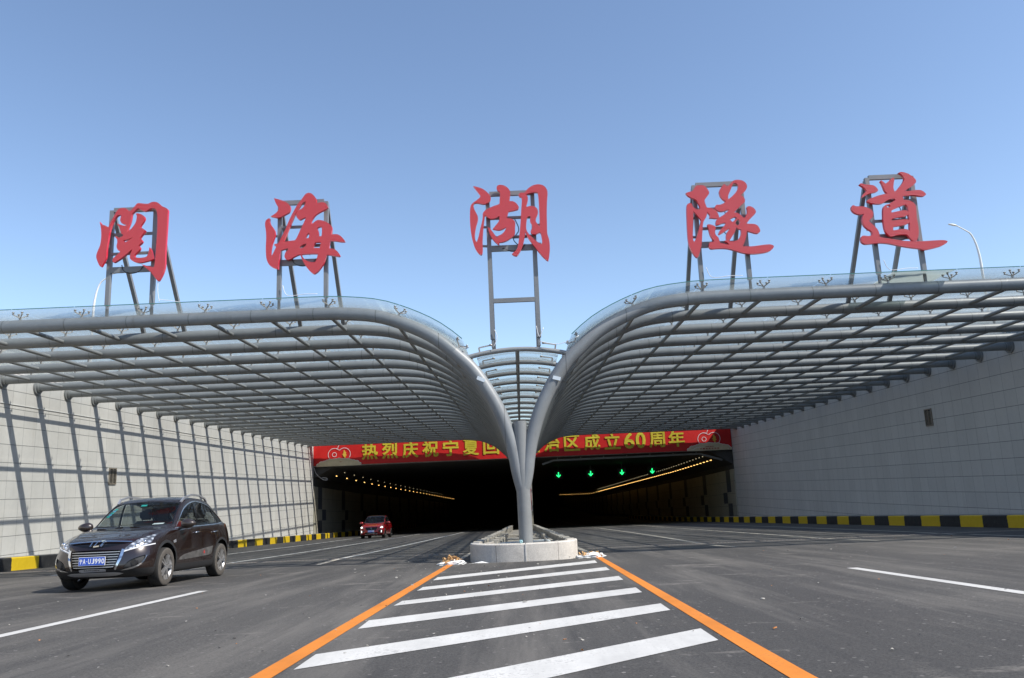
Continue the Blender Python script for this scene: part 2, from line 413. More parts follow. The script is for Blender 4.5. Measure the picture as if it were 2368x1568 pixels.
GLYPHS = {
 'a': ([[(-10.743,8.263),(-10.687,8.192),(-10.582,8.149),(-10.509,8.097),(-10.457,8.231),(-10.382,8.383),(-10.315,8.526),(-10.253,8.596),(-10.171,8.618),(-10.077,8.603),(-10.017,8.542),(-9.979,8.511),(-9.907,8.566),(-9.828,8.67),(-9.775,8.727),(-9.71,8.73),(-9.578,8.708),(-9.485,8.704),(-9.412,8.74),(-9.337,8.75),(-9.253,8.733),(-9.175,8.67),(-9.126,8.619),(-9.031,8.575),(-8.963,8.514),(-8.962,8.377),(-8.965,8.105),(-8.971,7.815),(-8.978,7.526),(-8.979,7.239),(-8.974,6.991),(-9.004,6.841),(-9.045,6.729),(-9.113,6.6),(-9.149,6.592),(-9.197,6.651),(-9.285,6.768),(-9.382,6.877),(-9.496,6.977),(-9.602,7.067),(-9.499,7.024),(-9.387,6.991),(-9.312,6.968),(-9.266,6.966),(-9.25,7.004),(-9.238,7.155),(-9.23,7.384),(-9.223,7.653),(-9.218,7.961),(-9.224,8.214),(-9.238,8.409),(-9.261,8.508),(-9.301,8.558),(-9.367,8.581),(-9.441,8.565),(-9.513,8.519),(-9.587,8.503),(-9.654,8.535),(-9.702,8.571),(-9.759,8.593),(-9.813,8.552),(-9.866,8.486),(-9.904,8.439),(-9.926,8.284),(-9.944,8.198),(-9.984,8.073),(-10.015,7.949),(-9.979,7.976),(-9.917,8.022),(-9.847,8.106),(-9.796,8.201),(-9.773,8.316),(-9.777,8.394),(-9.811,8.445),(-9.752,8.452),(-9.677,8.429),(-9.6,8.377),(-9.569,8.327),(-9.572,8.268),(-9.609,8.192),(-9.653,8.126),(-9.677,8.059),(-9.602,8.027),(-9.534,7.975),(-9.551,7.938),(-9.585,7.881),(-9.629,7.825),(-9.66,7.769),(-9.615,7.718),(-9.594,7.679),(-9.611,7.641),(-9.655,7.595),(-9.69,7.568),(-9.651,7.518),(-9.649,7.47),(-9.68,7.424),(-9.727,7.378),(-9.771,7.332),(-9.784,7.294),(-9.758,7.255),(-9.656,7.231),(-9.545,7.236),(-9.464,7.261),(-9.418,7.354),(-9.411,7.431),(-9.401,7.507),(-9.353,7.447),(-9.31,7.331),(-9.279,7.243),(-9.276,7.186),(-9.339,7.16),(-9.503,7.12),(-9.649,7.098),(-9.761,7.122),(-9.846,7.173),(-9.895,7.232),(-9.896,7.318),(-9.867,7.413),(-9.856,7.474),(-9.958,7.379),(-10.082,7.279),(-10.206,7.189),(-10.304,7.136),(-10.342,7.157),(-10.346,7.224),(-10.303,7.279),(-10.233,7.343),(-10.171,7.407),(-10.163,7.43),(-10.221,7.467),(-10.258,7.545),(-10.261,7.603),(-10.247,7.679),(-10.265,7.767),(-10.324,7.837),(-10.278,7.845),(-10.211,7.803),(-10.166,7.82),(-10.121,7.847),(-10.094,7.875),(-10.152,7.907),(-10.173,7.966),(-10.195,8.025),(-10.227,8.104),(-10.297,8.188),(-10.221,8.171),(-10.145,8.139),(-10.07,8.126),(-10.034,8.141),(-10.072,8.165),(-10.148,8.187),(-10.198,8.258),(-10.202,8.336),(-10.187,8.403),(-10.198,8.433),(-10.263,8.426),(-10.325,8.371),(-10.376,8.285),(-10.417,8.19),(-10.456,8.056),(-10.467,7.979),(-10.483,7.864),(-10.501,7.691),(-10.519,7.519),(-10.518,7.346),(-10.532,7.251),(-10.58,7.139),(-10.63,7.037),(-10.667,7.048),(-10.718,7.136),(-10.773,7.281),(-10.777,7.358),(-10.747,7.471),(-10.699,7.604),(-10.68,7.757),(-10.68,7.911),(-10.699,8.086),(-10.724,8.184)]],
  [[(-10.096,7.727),(-10.013,7.74),(-9.931,7.762),(-9.839,7.811),(-9.903,7.751),(-9.993,7.697),(-10.074,7.658)]]),
 'b': ([[(-6.173,8.706),(-6.094,8.682),(-5.956,8.634),(-5.838,8.567),(-5.759,8.491),(-5.738,8.429),(-5.747,8.347),(-5.786,8.288),(-5.892,8.231),(-6.008,8.175),(-6.105,8.169),(-6.252,8.207),(-6.185,8.244),(-6.108,8.302),(-6.05,8.382),(-6.041,8.432),(-6.091,8.507),(-6.132,8.591)],
   [(-6.367,8.11),(-6.31,8.152),(-6.271,8.146),(-6.28,8.096),(-6.258,8.003),(-6.199,7.919),(-6.149,7.835),(-6.128,7.753),(-6.127,7.693),(-6.155,7.593),(-6.201,7.454),(-6.224,7.314),(-6.235,7.174),(-6.22,7.113),(-6.186,7.172),(-6.14,7.27),(-6.093,7.368),(-6.148,7.421),(-6.123,7.45),(-6.056,7.457),(-6.018,7.506),(-5.942,7.664),(-5.848,7.862),(-5.773,8.062),(-5.659,8.302),(-5.563,8.483),(-5.467,8.612),(-5.39,8.722),(-5.331,8.791),(-5.253,8.815),(-5.175,8.784),(-5.096,8.698),(-5.056,8.614),(-5.065,8.522),(-5.017,8.519),(-4.958,8.533),(-4.86,8.533),(-4.792,8.478),(-4.752,8.384),(-4.84,8.327),(-4.957,8.27),(-5.064,8.204),(-5.131,8.125),(-5.179,8.036),(-5.208,7.935),(-5.13,7.982),(-5.053,8.04),(-4.975,8.051),(-4.858,8.021),(-4.741,7.955),(-4.664,7.88),(-4.64,7.818),(-4.653,7.727),(-4.673,7.637),(-4.605,7.644),(-4.508,7.64),(-4.411,7.585),(-4.324,7.48),(-4.305,7.429),(-4.411,7.43),(-4.546,7.46),(-4.692,7.476),(-4.711,7.367),(-4.72,7.266),(-4.623,7.252),(-4.546,7.218),(-4.469,7.135),(-4.43,7.063),(-4.459,7.034),(-4.585,7.06),(-4.72,7.086),(-4.777,7.099),(-4.806,7),(-4.854,6.872),(-4.94,6.737),(-5.025,6.641),(-5.102,6.595),(-5.16,6.627),(-5.257,6.731),(-5.354,6.874),(-5.423,7.017),(-5.468,7.139),(-5.549,7.113),(-5.645,7.067),(-5.721,7.021),(-5.798,7.004),(-5.857,7.047),(-5.873,7.117),(-5.849,7.207),(-5.801,7.255),(-5.773,7.314),(-5.822,7.316),(-5.899,7.289),(-5.976,7.272),(-5.994,7.183),(-6.011,7.024),(-6.027,6.865),(-6.03,6.765),(-6.084,6.778),(-6.2,6.832),(-6.288,6.926),(-6.339,7.058),(-6.357,7.199),(-6.364,7.4),(-6.358,7.602),(-6.368,7.805),(-6.394,7.968),(-6.39,8.05)]],
  [[(-5.33,8.581),(-5.427,8.538),(-5.504,8.418),(-5.59,8.279),(-5.676,8.078),(-5.751,7.899),(-5.827,7.699),(-5.892,7.541),(-5.921,7.491),(-5.805,7.506),(-5.689,7.521),(-5.602,7.531),(-5.545,7.626),(-5.478,7.785),(-5.402,7.944),(-5.326,8.124),(-5.32,8.144),(-5.404,8.117),(-5.481,8.08),(-5.54,8.113),(-5.58,8.197),(-5.577,8.288),(-5.523,8.337),(-5.426,8.394),(-5.368,8.474)],
   [(-5.032,7.836),(-4.974,7.864),(-4.916,7.871),(-4.906,7.8),(-4.905,7.698),(-4.915,7.608),(-4.992,7.601),(-4.993,7.702),(-5.013,7.784)],
   [(-5.235,7.703),(-5.235,7.632),(-5.253,7.568),(-5.341,7.566),(-5.312,7.636),(-5.274,7.695)],
   [(-5.31,7.424),(-5.32,7.374),(-5.396,7.317),(-5.497,7.297),(-5.474,7.35),(-5.417,7.398)],
   [(-5.078,7.443),(-4.933,7.447),(-4.943,7.377),(-4.962,7.287),(-5.039,7.297),(-5.135,7.295),(-5.107,7.384)],
   [(-5.437,7.134),(-5.221,7.144),(-5.003,7.135),(-5.028,7.04),(-5.056,6.951),(-5.094,6.913),(-5.181,6.917),(-5.278,6.951),(-5.365,7.015),(-5.414,7.077)]]),
 'c': ([[(-0.925,8.8),(-0.83,8.777),(-0.683,8.717),(-0.568,8.617),(-0.483,8.504),(-0.487,8.394),(-0.548,8.335),(-0.668,8.293),(-0.815,8.331),(-0.904,8.329),(-0.936,8.274),(-0.924,8.18),(-0.869,8.053),(-0.833,7.958),(-0.837,7.85),(-0.88,7.713),(-0.914,7.56),(-0.928,7.407),(-0.908,7.299),(-0.88,7.267),(-0.831,7.403),(-0.78,7.616),(-0.729,7.799),(-0.701,7.952),(-0.701,8.03),(-0.63,8.12),(-0.494,8.192),(-0.344,8.247),(-0.254,8.274),(-0.243,8.399),(-0.227,8.586),(-0.27,8.635),(-0.312,8.7),(-0.294,8.778),(-0.219,8.806),(-0.101,8.775),(-0,8.686),(0.04,8.574),(0.019,8.418),(0.016,8.34),(0.104,8.336),(0.191,8.27),(0.246,8.174),(0.228,8.112),(0.124,8.086),(-0.025,8.061),(-0.059,7.954),(-0.092,7.878),(0.026,7.864),(0.112,7.807),(0.138,7.729),(0.124,7.606),(0.119,7.468),(0.065,7.378),(-0.086,7.277),(-0.205,7.237),(-0.299,7.232),(-0.296,7.164),(-0.354,7.197),(-0.452,7.309),(-0.535,7.466),(-0.586,7.669),(-0.515,7.604),(-0.431,7.477),(-0.342,7.35),(-0.316,7.41),(-0.242,7.438),(-0.15,7.526),(-0.102,7.616),(-0.116,7.632),(-0.192,7.589),(-0.31,7.564),(-0.456,7.601),(-0.379,7.69),(-0.286,7.81),(-0.266,7.948),(-0.387,7.892),(-0.505,7.882),(-0.591,7.947),(-0.643,7.981),(-0.657,7.919),(-0.687,7.735),(-0.716,7.49),(-0.733,7.245),(-0.734,7.062),(-0.75,6.941),(-0.789,6.912),(-0.86,6.976),(-0.929,7.101),(-0.982,7.287),(-1.019,7.503),(-1.039,7.813),(-1.029,8.123),(-1.004,8.262),(-0.948,8.337),(-0.842,8.41),(-0.757,8.485),(-0.749,8.531),(-0.82,8.645)],
   [(0.254,8.501),(0.307,8.562),(0.396,8.558),(0.426,8.572),(0.505,8.662),(0.627,8.742),(0.778,8.776),(0.91,8.738),(0.994,8.64),(1.018,8.513),(0.991,8.28),(0.968,7.939),(0.959,7.63),(0.954,7.415),(0.986,7.29),(1.003,7.167),(1,6.984),(0.976,6.803),(0.947,6.676),(0.884,6.716),(0.774,6.842),(0.664,6.999),(0.554,7.157),(0.472,7.283),(0.418,7.393),(0.393,7.486),(0.373,7.379),(0.337,7.228),(0.287,7.077),(0.222,6.943),(0.145,6.84),(0.073,6.858),(0.016,6.9),(0.062,6.95),(0.137,7.008),(0.187,7.143),(0.227,7.386),(0.269,7.692),(0.296,7.969),(0.322,8.217),(0.337,8.372),(0.317,8.451),(0.281,8.453)]],
  [[(0.451,8.517),(0.494,8.428),(0.483,8.319),(0.449,8.211),(0.452,8.161),(0.542,8.185),(0.66,8.164),(0.73,8.089),(0.74,7.98),(0.69,7.858),(0.671,7.766),(0.725,7.671),(0.766,7.608),(0.775,7.793),(0.778,8.165),(0.775,8.415),(0.761,8.55),(0.619,8.56),(0.514,8.536)],
   [(0.544,7.902),(0.524,7.773),(0.564,7.679),(0.574,7.586),(0.526,7.495),(0.552,7.433),(0.654,7.413),(0.759,7.46),(0.787,7.422),(0.81,7.283),(0.813,7.176),(0.787,7.128),(0.674,7.213),(0.548,7.341),(0.451,7.468),(0.417,7.562),(0.428,7.746),(0.454,7.869),(0.506,7.913)]]),
 'd': ([[(4.63,8.353),(4.704,8.382),(4.797,8.399),(4.853,8.461),(4.9,8.534),(4.963,8.553),(5.085,8.547),(5.153,8.512),(5.216,8.412),(5.24,8.346),(5.214,8.283),(5.146,8.2),(5.1,8.138),(5.105,8.074),(5.127,7.987),(5.143,7.933),(5.233,7.918),(5.33,7.871),(5.395,7.804),(5.428,7.718),(5.436,7.653),(5.358,7.625),(5.269,7.64),(5.188,7.643),(5.205,7.717),(5.17,7.782),(5.143,7.816),(5.125,7.731),(5.088,7.648),(5.03,7.566),(5.002,7.482),(4.981,7.356),(4.955,7.168),(4.928,6.98),(4.884,6.814),(4.831,6.67),(4.784,6.589),(4.737,6.623),(4.667,6.74),(4.609,6.889),(4.585,7.079),(4.586,7.332),(4.597,7.585),(4.608,7.84),(4.628,8.01),(4.667,8.061),(4.729,8.074),(4.767,8.046),(4.782,7.981),(4.828,7.926),(4.896,7.891),(4.967,7.888),(4.974,7.93),(4.939,8.038),(4.898,8.147),(4.83,8.193),(4.733,8.241),(4.666,8.297)],
   [(5.657,8.564),(5.702,8.498),(5.754,8.506),(5.821,8.568),(5.899,8.64),(5.993,8.661),(6.113,8.641),(6.199,8.583),(6.242,8.494),(6.223,8.409),(6.164,8.326),(6.076,8.254),(6.063,8.223),(6.119,8.177),(6.153,8.101),(6.136,8.037),(6.071,7.987),(5.982,7.905),(5.893,7.824),(5.848,7.773),(5.926,7.748),(6.002,7.692),(6.056,7.625),(6.094,7.602),(6.129,7.654),(6.179,7.747),(6.187,7.832),(6.179,7.896),(6.227,7.922),(6.306,7.901),(6.371,7.845),(6.404,7.769),(6.366,7.696),(6.277,7.615),(6.188,7.524),(6.13,7.448),(6.219,7.438),(6.339,7.426),(6.415,7.376),(6.457,7.29),(6.46,7.226),(6.405,7.176),(6.335,7.179),(6.238,7.215),(6.121,7.252),(6.099,7.137),(6.057,7.013),(6.007,6.91),(5.971,6.845),(6.1,6.833),(6.26,6.832),(6.423,6.85),(6.584,6.863),(6.704,6.858),(6.776,6.813),(6.732,6.742),(6.625,6.674),(6.441,6.64),(6.24,6.628),(6.042,6.648),(5.905,6.685),(5.75,6.744),(5.594,6.793),(5.456,6.81),(5.295,6.813),(5.174,6.805),(5.118,6.846),(5.109,6.93),(5.151,6.991),(5.232,6.998),(5.254,7.028),(5.21,7.093),(5.167,7.179),(5.146,7.285),(5.136,7.392),(5.112,7.467),(5.173,7.474),(5.271,7.438),(5.328,7.393),(5.311,7.32),(5.293,7.237),(5.317,7.162),(5.363,7.118),(5.378,7.065),(5.404,6.954),(5.487,6.938),(5.585,6.908),(5.635,6.91),(5.59,6.961),(5.525,7.016),(5.576,7.024),(5.574,7.119),(5.592,7.202),(5.639,7.274),(5.69,7.345),(5.601,7.297),(5.494,7.228),(5.409,7.185),(5.386,7.211),(5.418,7.284),(5.485,7.355),(5.563,7.436),(5.595,7.498),(5.518,7.491),(5.414,7.453),(5.342,7.446),(5.344,7.53),(5.377,7.609),(5.452,7.653),(5.559,7.712),(5.646,7.782),(5.724,7.857),(5.631,7.836),(5.527,7.809),(5.428,7.835),(5.38,7.869),(5.35,7.934),(5.402,7.996),(5.483,7.992),(5.588,8.03),(5.653,8.081),(5.578,8.148),(5.516,8.248),(5.506,8.356),(5.544,8.44),(5.613,8.523)]],
  [[(4.785,7.853),(4.873,7.743),(4.954,7.622),(4.959,7.569),(4.918,7.444),(4.864,7.277),(4.813,7.153),(4.775,7.071),(4.741,7.02),(4.717,7.052),(4.712,7.158),(4.73,7.368),(4.754,7.578),(4.775,7.726)],
   [(5.892,8.564),(5.944,8.573),(6.001,8.538),(6.015,8.462),(5.964,8.356),(5.873,8.253),(5.762,8.161),(5.715,8.136),(5.729,8.238),(5.779,8.343),(5.842,8.47)],
   [(5.846,7.645),(5.772,7.617),(5.704,7.582),(5.772,7.507),(5.849,7.571),(5.903,7.615)],
   [(5.931,7.584),(5.963,7.502),(5.937,7.44),(5.884,7.411),(5.84,7.476),(5.88,7.538)],
   [(5.859,7.363),(5.906,7.321),(5.969,7.307),(5.971,7.206),(5.929,7.103),(5.857,7.022),(5.753,6.985),(5.637,6.996),(5.714,7.102),(5.795,7.214),(5.841,7.317)]]),
 'e': ([[(9.172,8.387),(9.218,8.416),(9.311,8.381),(9.425,8.365),(9.539,8.34),(9.608,8.275),(9.641,8.201),(9.593,8.163),(9.494,8.143),(9.385,8.121),(9.292,8.074),(9.208,8.027),(9.204,8.068),(9.25,8.127),(9.314,8.175),(9.339,8.215),(9.298,8.279)],
   [(8.884,7.746),(8.91,7.806),(8.951,7.824),(9.005,7.791),(9.139,7.785),(9.252,7.76),(9.361,7.704),(9.42,7.64),(9.43,7.569),(9.4,7.479),(9.335,7.422),(9.299,7.373),(9.349,7.31),(9.433,7.215),(9.49,7.132),(9.515,7.031),(9.513,6.941),(9.623,6.906),(9.773,6.879),(9.94,6.841),(10.126,6.803),(10.334,6.784),(10.543,6.774),(10.734,6.776),(10.945,6.78),(11.154,6.777),(11.236,6.743),(11.2,6.695),(11.056,6.622),(10.839,6.572),(10.624,6.538),(10.496,6.577),(10.328,6.605),(10.142,6.643),(9.939,6.692),(9.773,6.739),(9.605,6.767),(9.453,6.773),(9.279,6.761),(9.126,6.758),(9.047,6.812),(9.028,6.892),(9.057,6.971),(9.117,6.989),(9.23,6.973),(9.308,6.99),(9.342,7.029),(9.322,7.1),(9.218,7.185),(9.152,7.268),(9.125,7.391),(9.141,7.491),(9.191,7.58),(9.093,7.564),(8.981,7.599),(8.912,7.663)],
   [(10.221,8.655),(10.283,8.681),(10.378,8.666),(10.488,8.615),(10.592,8.528),(10.65,8.453),(10.651,8.391),(10.604,8.332),(10.497,8.255),(10.392,8.198),(10.337,8.149),(10.443,8.148),(10.581,8.162),(10.716,8.162),(10.807,8.117),(10.864,8.043),(10.819,7.994),(10.712,7.993),(10.581,8.025),(10.428,8.032),(10.242,8.02),(10.264,7.968),(10.256,7.907),(10.351,7.899),(10.444,7.868),(10.522,7.804),(10.557,7.711),(10.547,7.569),(10.535,7.408),(10.541,7.246),(10.541,7.105),(10.521,6.965),(10.489,6.867),(10.45,6.793),(10.355,6.797),(10.305,6.855),(10.258,6.927),(10.206,6.97),(10.092,6.975),(9.976,6.97),(9.877,6.944),(9.8,6.942),(9.731,7.001),(9.678,7.104),(9.663,7.286),(9.676,7.487),(9.699,7.668),(9.734,7.758),(9.798,7.802),(9.877,7.819),(9.941,7.861),(10.023,7.898),(10.05,7.927),(10.031,7.959),(9.934,7.953),(9.832,7.917),(9.727,7.85),(9.628,7.83),(9.494,7.844),(9.383,7.876),(9.311,7.92),(9.345,7.959),(9.457,8.005),(9.598,8.05),(9.738,8.084),(9.867,8.109),(9.81,8.194),(9.778,8.318),(9.759,8.391),(9.728,8.454),(9.75,8.474),(9.802,8.43),(9.854,8.376),(9.939,8.434),(10.027,8.513),(10.079,8.537),(10.098,8.489),(10.069,8.387),(10.043,8.265),(10.051,8.183),(10.065,8.141),(10.142,8.209),(10.255,8.327),(10.337,8.437),(10.356,8.508),(10.328,8.581),(10.277,8.635)]],
  [[(9.803,7.771),(9.873,7.788),(9.899,7.761),(9.865,7.726),(9.808,7.728)],
   [(9.912,7.642),(10.034,7.694),(10.177,7.748),(10.297,7.783),(10.338,7.731),(10.345,7.639),(10.343,7.582),(10.276,7.626),(10.179,7.626),(10.041,7.602),(9.903,7.578)],
   [(9.89,7.406),(9.999,7.432),(10.117,7.447),(10.234,7.462),(10.327,7.504),(10.337,7.437),(10.333,7.35),(10.281,7.379),(10.146,7.381),(10.011,7.371),(9.889,7.356)],
   [(9.891,7.191),(10.008,7.209),(10.144,7.223),(10.263,7.248),(10.332,7.292),(10.32,7.175),(10.304,7.055),(10.244,7.108),(10.131,7.123),(9.995,7.11),(9.887,7.094)]]),
}
# ------------------------------------------------------------------ ground and road
WL, WR, PORTAL = -18.6, 19.1, 71.0
TOP = 6.9
def grid_sheet(xs, ys, zf):
    v = [(x, y, zf(x, y)) for y in ys for x in xs]; n = len(xs)
    f = [(j*n+i, j*n+i+1, (j+1)*n+i+1, (j+1)*n+i) for j in range(len(ys)-1) for i in range(n-1)]
    return v, f
ys = [-175, -120, -60, -30, -10, 0, 10, 20, 25, 27, 29, 35, 50, 71, 88, 92, 130, 190, 200, 210, 300, 460]
v, f = grid_sheet([WL-0.3, -9, 0, 9, WR+0.3], ys, lambda x, y: road_z(y))
tag(raw('road', v, f, ASPHALT, smooth=True), kind='structure')
gv = []; gf = []
for (x0, x1, y0, y1) in ((-3000, WL-0.5, -175, PORTAL+0.6), (WR+0.5, 3000, -175, PORTAL+0.6), (-3000, 3000, PORTAL+0.6, 5000), (-3000, 3000, -4000, -175)):
    k = len(gv); gv += [(x0, y0, TOP-0.12), (x1, y0, TOP-0.12), (x1, y1, TOP-0.12), (x0, y1, TOP-0.12)]; gf.append((k, k+1, k+2, k+3))
tag(raw('ground', gv, gf, GROUND), kind='structure')

def mark(name, polys, m, lift=0.004):
    vs = []; fs = []
    for p in polys:
        k = len(vs); vs += [(x, y, road_z(y)+lift) for x, y in p]; fs.append(tuple(range(k, k+len(p))))
    return tag(raw(name, vs, fs, m), kind='structure')
def strip(name, line, w, m, lift=0.004, jitter=0.0):
    """painted line through the points (x, y), following the road"""
    pts = [line[0]]
    for a, b in zip(line, line[1:]):
        n = max(1, int(abs(b[1]-a[1])/2.0))
        for i in range(1, n+1):
            t = i/n; pts.append((a[0]+(b[0]-a[0])*t, a[1]+(b[1]-a[1])*t))
    vs = []; fs = []
    for i, (x, y) in enumerate(pts):
        jx = rnd.uniform(-jitter, jitter)
        vs += [(x-w/2+jx, y, road_z(y)+lift), (x+w/2+jx, y, road_z(y)+lift)]
        if i: k = 2*i; fs.append((k-2, k-1, k+1, k))
    return tag(raw(name, vs, fs, m), kind='structure')
for q in ([(-1.60, 14.07), (1.56, 17.36), (1.60, 18.38), (-1.60, 14.84)], [(-1.61, 12.04), (1.56, 14.89), (1.58, 15.77), (-1.60, 12.67)],
          [(-1.62, 9.96), (1.51, 12.52), (1.53, 13.31), (-1.60, 10.54)], [(-1.63, 7.89), (1.48, 10.38), (1.50, 11.10), (-1.65, 8.55)],
          [(-1.65, 5.79), (1.47, 8.38), (1.48, 9.02), (-1.66, 6.44)], [(-1.66, 3.55), (1.46, 6.33), (1.47, 6.99), (-1.67, 4.25)],
          [(-1.66, 1.4), (1.46, 4.2), (1.47, 4.85), (-1.67, 2.1)], [(-1.66, -0.7), (1.46, 2.1), (1.47, 2.75), (-1.67, 0.0)]):
    mark('hatch_stripe', [q], WHITE_PAINT)
strip('orange_edge_line', [(-1.80, -6), (-1.80, 5), (-1.745, 19.5)], 0.16, ORANGE_PAINT)
strip('orange_edge_line', [(1.55, -6), (1.59, 5), (1.82, 20.2)], 0.15, ORANGE_PAINT)
strip('edge_line', [(-1.745, 20.1), (-1.62, 30), (-1.5, 68)], 0.15, DUSTY_PAINT, jitter=0.004)
strip('edge_line', [(1.825, 20.2), (1.72, 30), (1.5, 68)], 0.16, DUSTY_PAINT, jitter=0.004)
for x in (-5.5, 5.22): strip('lane_line', [(x, 7.0), (x, 13.0 if x > 0 else 13.85)], 0.17, WHITE_PAINT)
strip('lane_line', [(-5.45, -6), (-5.45, 0)], 0.17, WHITE_PAINT); strip('lane_line', [(5.1, -6), (5.1, 0)], 0.17, WHITE_PAINT)
strip('lane_line', [(-5.62, 21.9), (-5.78, 25.0)], 0.16, DUSTY_PAINT)
strip('lane_line', [(-5.80, 25.0), (-5.74, 28), (-5.55, 36), (-5.3, 75), (-5.3, 140)], 0.18, WHITE_PAINT)
strip('lane_line', [(-9.25, 20), (-9.4, 26), (-9.2, 34), (-9.25, 75), (-9.3, 140)], 0.17, WHITE_PAINT)
strip('lane_line', [(-12.9, 22), (-13.0, 36), (-12.8, 45), (-13.3, 70), (-13.3, 140)], 0.17, WHITE_PAINT)
strip('lane_line', [(-9.1, 7), (-9.1, 13)], 0.16, WHITE_PAINT); strip('lane_line', [(-12.8, 11), (-12.8, 17)], 0.16, WHITE_PAINT)
strip('lane_line', [(5.85, 22.25), (5.6, 24.3)], 0.16, DUSTY_PAINT)
strip('lane_line', [(5.64, 25.2), (5.70, 27.5), (5.92, 37), (6.15, 75), (6.15, 140)], 0.18, DUSTY_PAINT)
strip('lane_line', [(9.88, 22.5), (9.62, 24.4)], 0.16, DUSTY_PAINT)
strip('lane_line', [(9.56, 25.0), (9.62, 30), (9.7, 42), (10.0, 75), (10.0, 140)], 0.17, DUSTY_PAINT)
strip('lane_line', [(13.40, 18.5), (13.28, 24.0)], 0.17, DUSTY_PAINT)
strip('lane_line', [(13.10, 24.6), (13.5, 27.8), (13.75, 40), (13.9, 75), (13.9, 140)], 0.17, DUSTY_PAINT)
strip('lane_line', [(8.7, 7), (8.75, 13)], 0.16, WHITE_PAINT); strip('lane_line', [(12.4, 7), (12.5, 13)], 0.16, WHITE_PAINT)

# iron drain channel across each carriageway
def drain(name, x0, x1, y, label):
    bm = bmesh.new()
    n = int(abs(x1-x0)/0.5)
    root = empty(name, ((x0+x1)/2, y, road_z(y)))
    cx = (x0+x1)/2
    box(bm, (x0-cx, -0.17, 0.001), (x1-cx, -0.13, 0.007)); box(bm, (x0-cx, 0.13, 0.001), (x1-cx, 0.17, 0.007))
    obj('frame', bm, CONCRETE, root)
    bm = bmesh.new(); k = 0; x = x0+0.05
    while x < x1:
        box(bm, (x-cx, -0.125, 0.0005), (x-cx+0.055, 0.125, 0.006)); x += 0.115
    obj('grating', bm, IRON, root)
    bm = bmesh.new(); box(bm, (x0-cx, -0.13, -0.05), (x1-cx, 0.13, 0.0015)); obj('channel', bm, DARK_CONCRETE, root)
    tag(root, label, 'drain', 'drain channels across the road')
IRON = mat_plain('rusty_iron', (0.16, 0.11, 0.085), 0.7, 0.3, 0.3, 14)
drain('drain_channel', -16.9, -1.9, 25.3, 'rusty slotted drain channel across the lanes used by the brown car')
drain('drain_channel', 2.0, 16.8, 25.5, 'slotted drain channel across the lanes below the four green arrows')

# ------------------------------------------------------------------ kerbs, walkways and retaining walls
def profile_sweep(name, prof, y0, y1, mats, parent=None, step=3.0, zf=road_z):
    """sweep a closed (x, z) outline along the road"""
    n = max(2, int((y1-y0)/step)); bm = bmesh.new(); rings = []
    for i in range(n+1):
        y = y0+(y1-y0)*i/n; rings.append([bm.verts.new((x, y, zf(y)+z)) for x, z in prof])
    m = len(prof)
    for a, b in zip(rings, rings[1:]):
        for k in range(m): bm.faces.new((a[k], a[(k+1) % m], b[(k+1) % m], b[k]))
    bm.faces.new(rings[0]); bm.faces.new(rings[-1])
    return obj(name, bm, mats, parent)
KH = 0.43
def kerb_prof(x, s): return [(x, -0.2), (x, KH-0.03), (x+s*0.03, KH), (x+s*0.28, KH), (x+s*0.28, -0.2)]
tag(profile_sweep('striped_kerb', kerb_prof(-17.1, -1), -60, 130, KERB_PAINT), 'yellow and black striped kerb below the sunlit wall', 'kerb')
tag(profile_sweep('striped_kerb', kerb_prof(17.0, 1), -60, 130, KERB_PAINT), 'yellow and black striped kerb below the shaded wall', 'kerb')
tag(profile_sweep('walkway', [(-17.385, -0.2), (-17.385, KH-0.015), (WL+0.002, KH-0.015), (WL+0.002, -0.2)], -60, 130, CONCRETE), kind='structure')
tag(profile_sweep('walkway', [(17.285, -0.2), (17.285, KH-0.015), (WR-0.002, KH-0.015), (WR-0.002, -0.2)], -60, 130, CONCRETE), kind='structure')

def grille(parent, x, y, z, s, w, h, name='vent_grille'):
    bm = bmesh.new()
    fw = 0.05
    for (a, b, c, d) in ((-w/2, -w/2+fw, 0, h), (w/2-fw, w/2, 0, h), (-w/2+fw, w/2-fw, 0, fw), (-w/2+fw, w/2-fw, h-fw, h), (-0.025, 0.025, fw, h-fw)):
        box(bm, (min(x+s*0.003, x+s*0.05), y+a, z+c), (max(x+s*0.003, x+s*0.05), y+b, z+d))
    g = obj(name, bm, GRILLE_METAL, parent)
    bm = bmesh.new(); k = fw+0.02
    while k < h-fw-0.03:
        for (a, b) in ((-w/2+fw, -0.025), (0.025, w/2-fw)):
            bar(bm, (x+s*0.025, y+a, z+k), (x+s*0.025, y+b, z+k), 0.012, 0.04, upv=(s*0.7, 0, 0.7))
        k += 0.06
    obj('slats', bm, GRILLE_METAL, g)
    bm = bmesh.new(); box(bm, (min(x+s*0.002, x+s*0.006), y-w/2+fw, z+fw), (max(x+s*0.002, x+s*0.006), y+w/2-fw, z+h-fw)); obj('backing', bm, DARK_CONCRETE, g)
GRILLE_METAL = mat_plain('vent_metal', (0.27, 0.235, 0.19), 0.6, 0.3, 0.2, 20)
def wall(x, s, label):
    bm = bmesh.new()
    x2 = x-s*0.5
    n = 30; y0, y1 = -170.0, PORTAL
    box(bm, (min(x, x2), y0, -4.5), (max(x, x2), y1, TOP-0.15))
    w = obj('retaining_wall', bm, WALL_TILE); tag(w, label, 'wall', 'tiled retaining walls')
    bm = bmesh.new(); x3 = x-s*0.6; x4 = x+s*0.06
    box(bm, (min(x3, x4), y0, TOP-0.147), (max(x3, x4), y1, TOP)); obj('coping', bm, CONCRETE, w)
    return w
wall_l = wall(WL, 1, 'sunlit grey tiled retaining wall striped by canopy shadows')
wall_r = wall(WR, -1, 'shaded grey tiled retaining wall')
grille(wall_l, WL, 35.9, 1.88, 1, 0.62, 0.74)
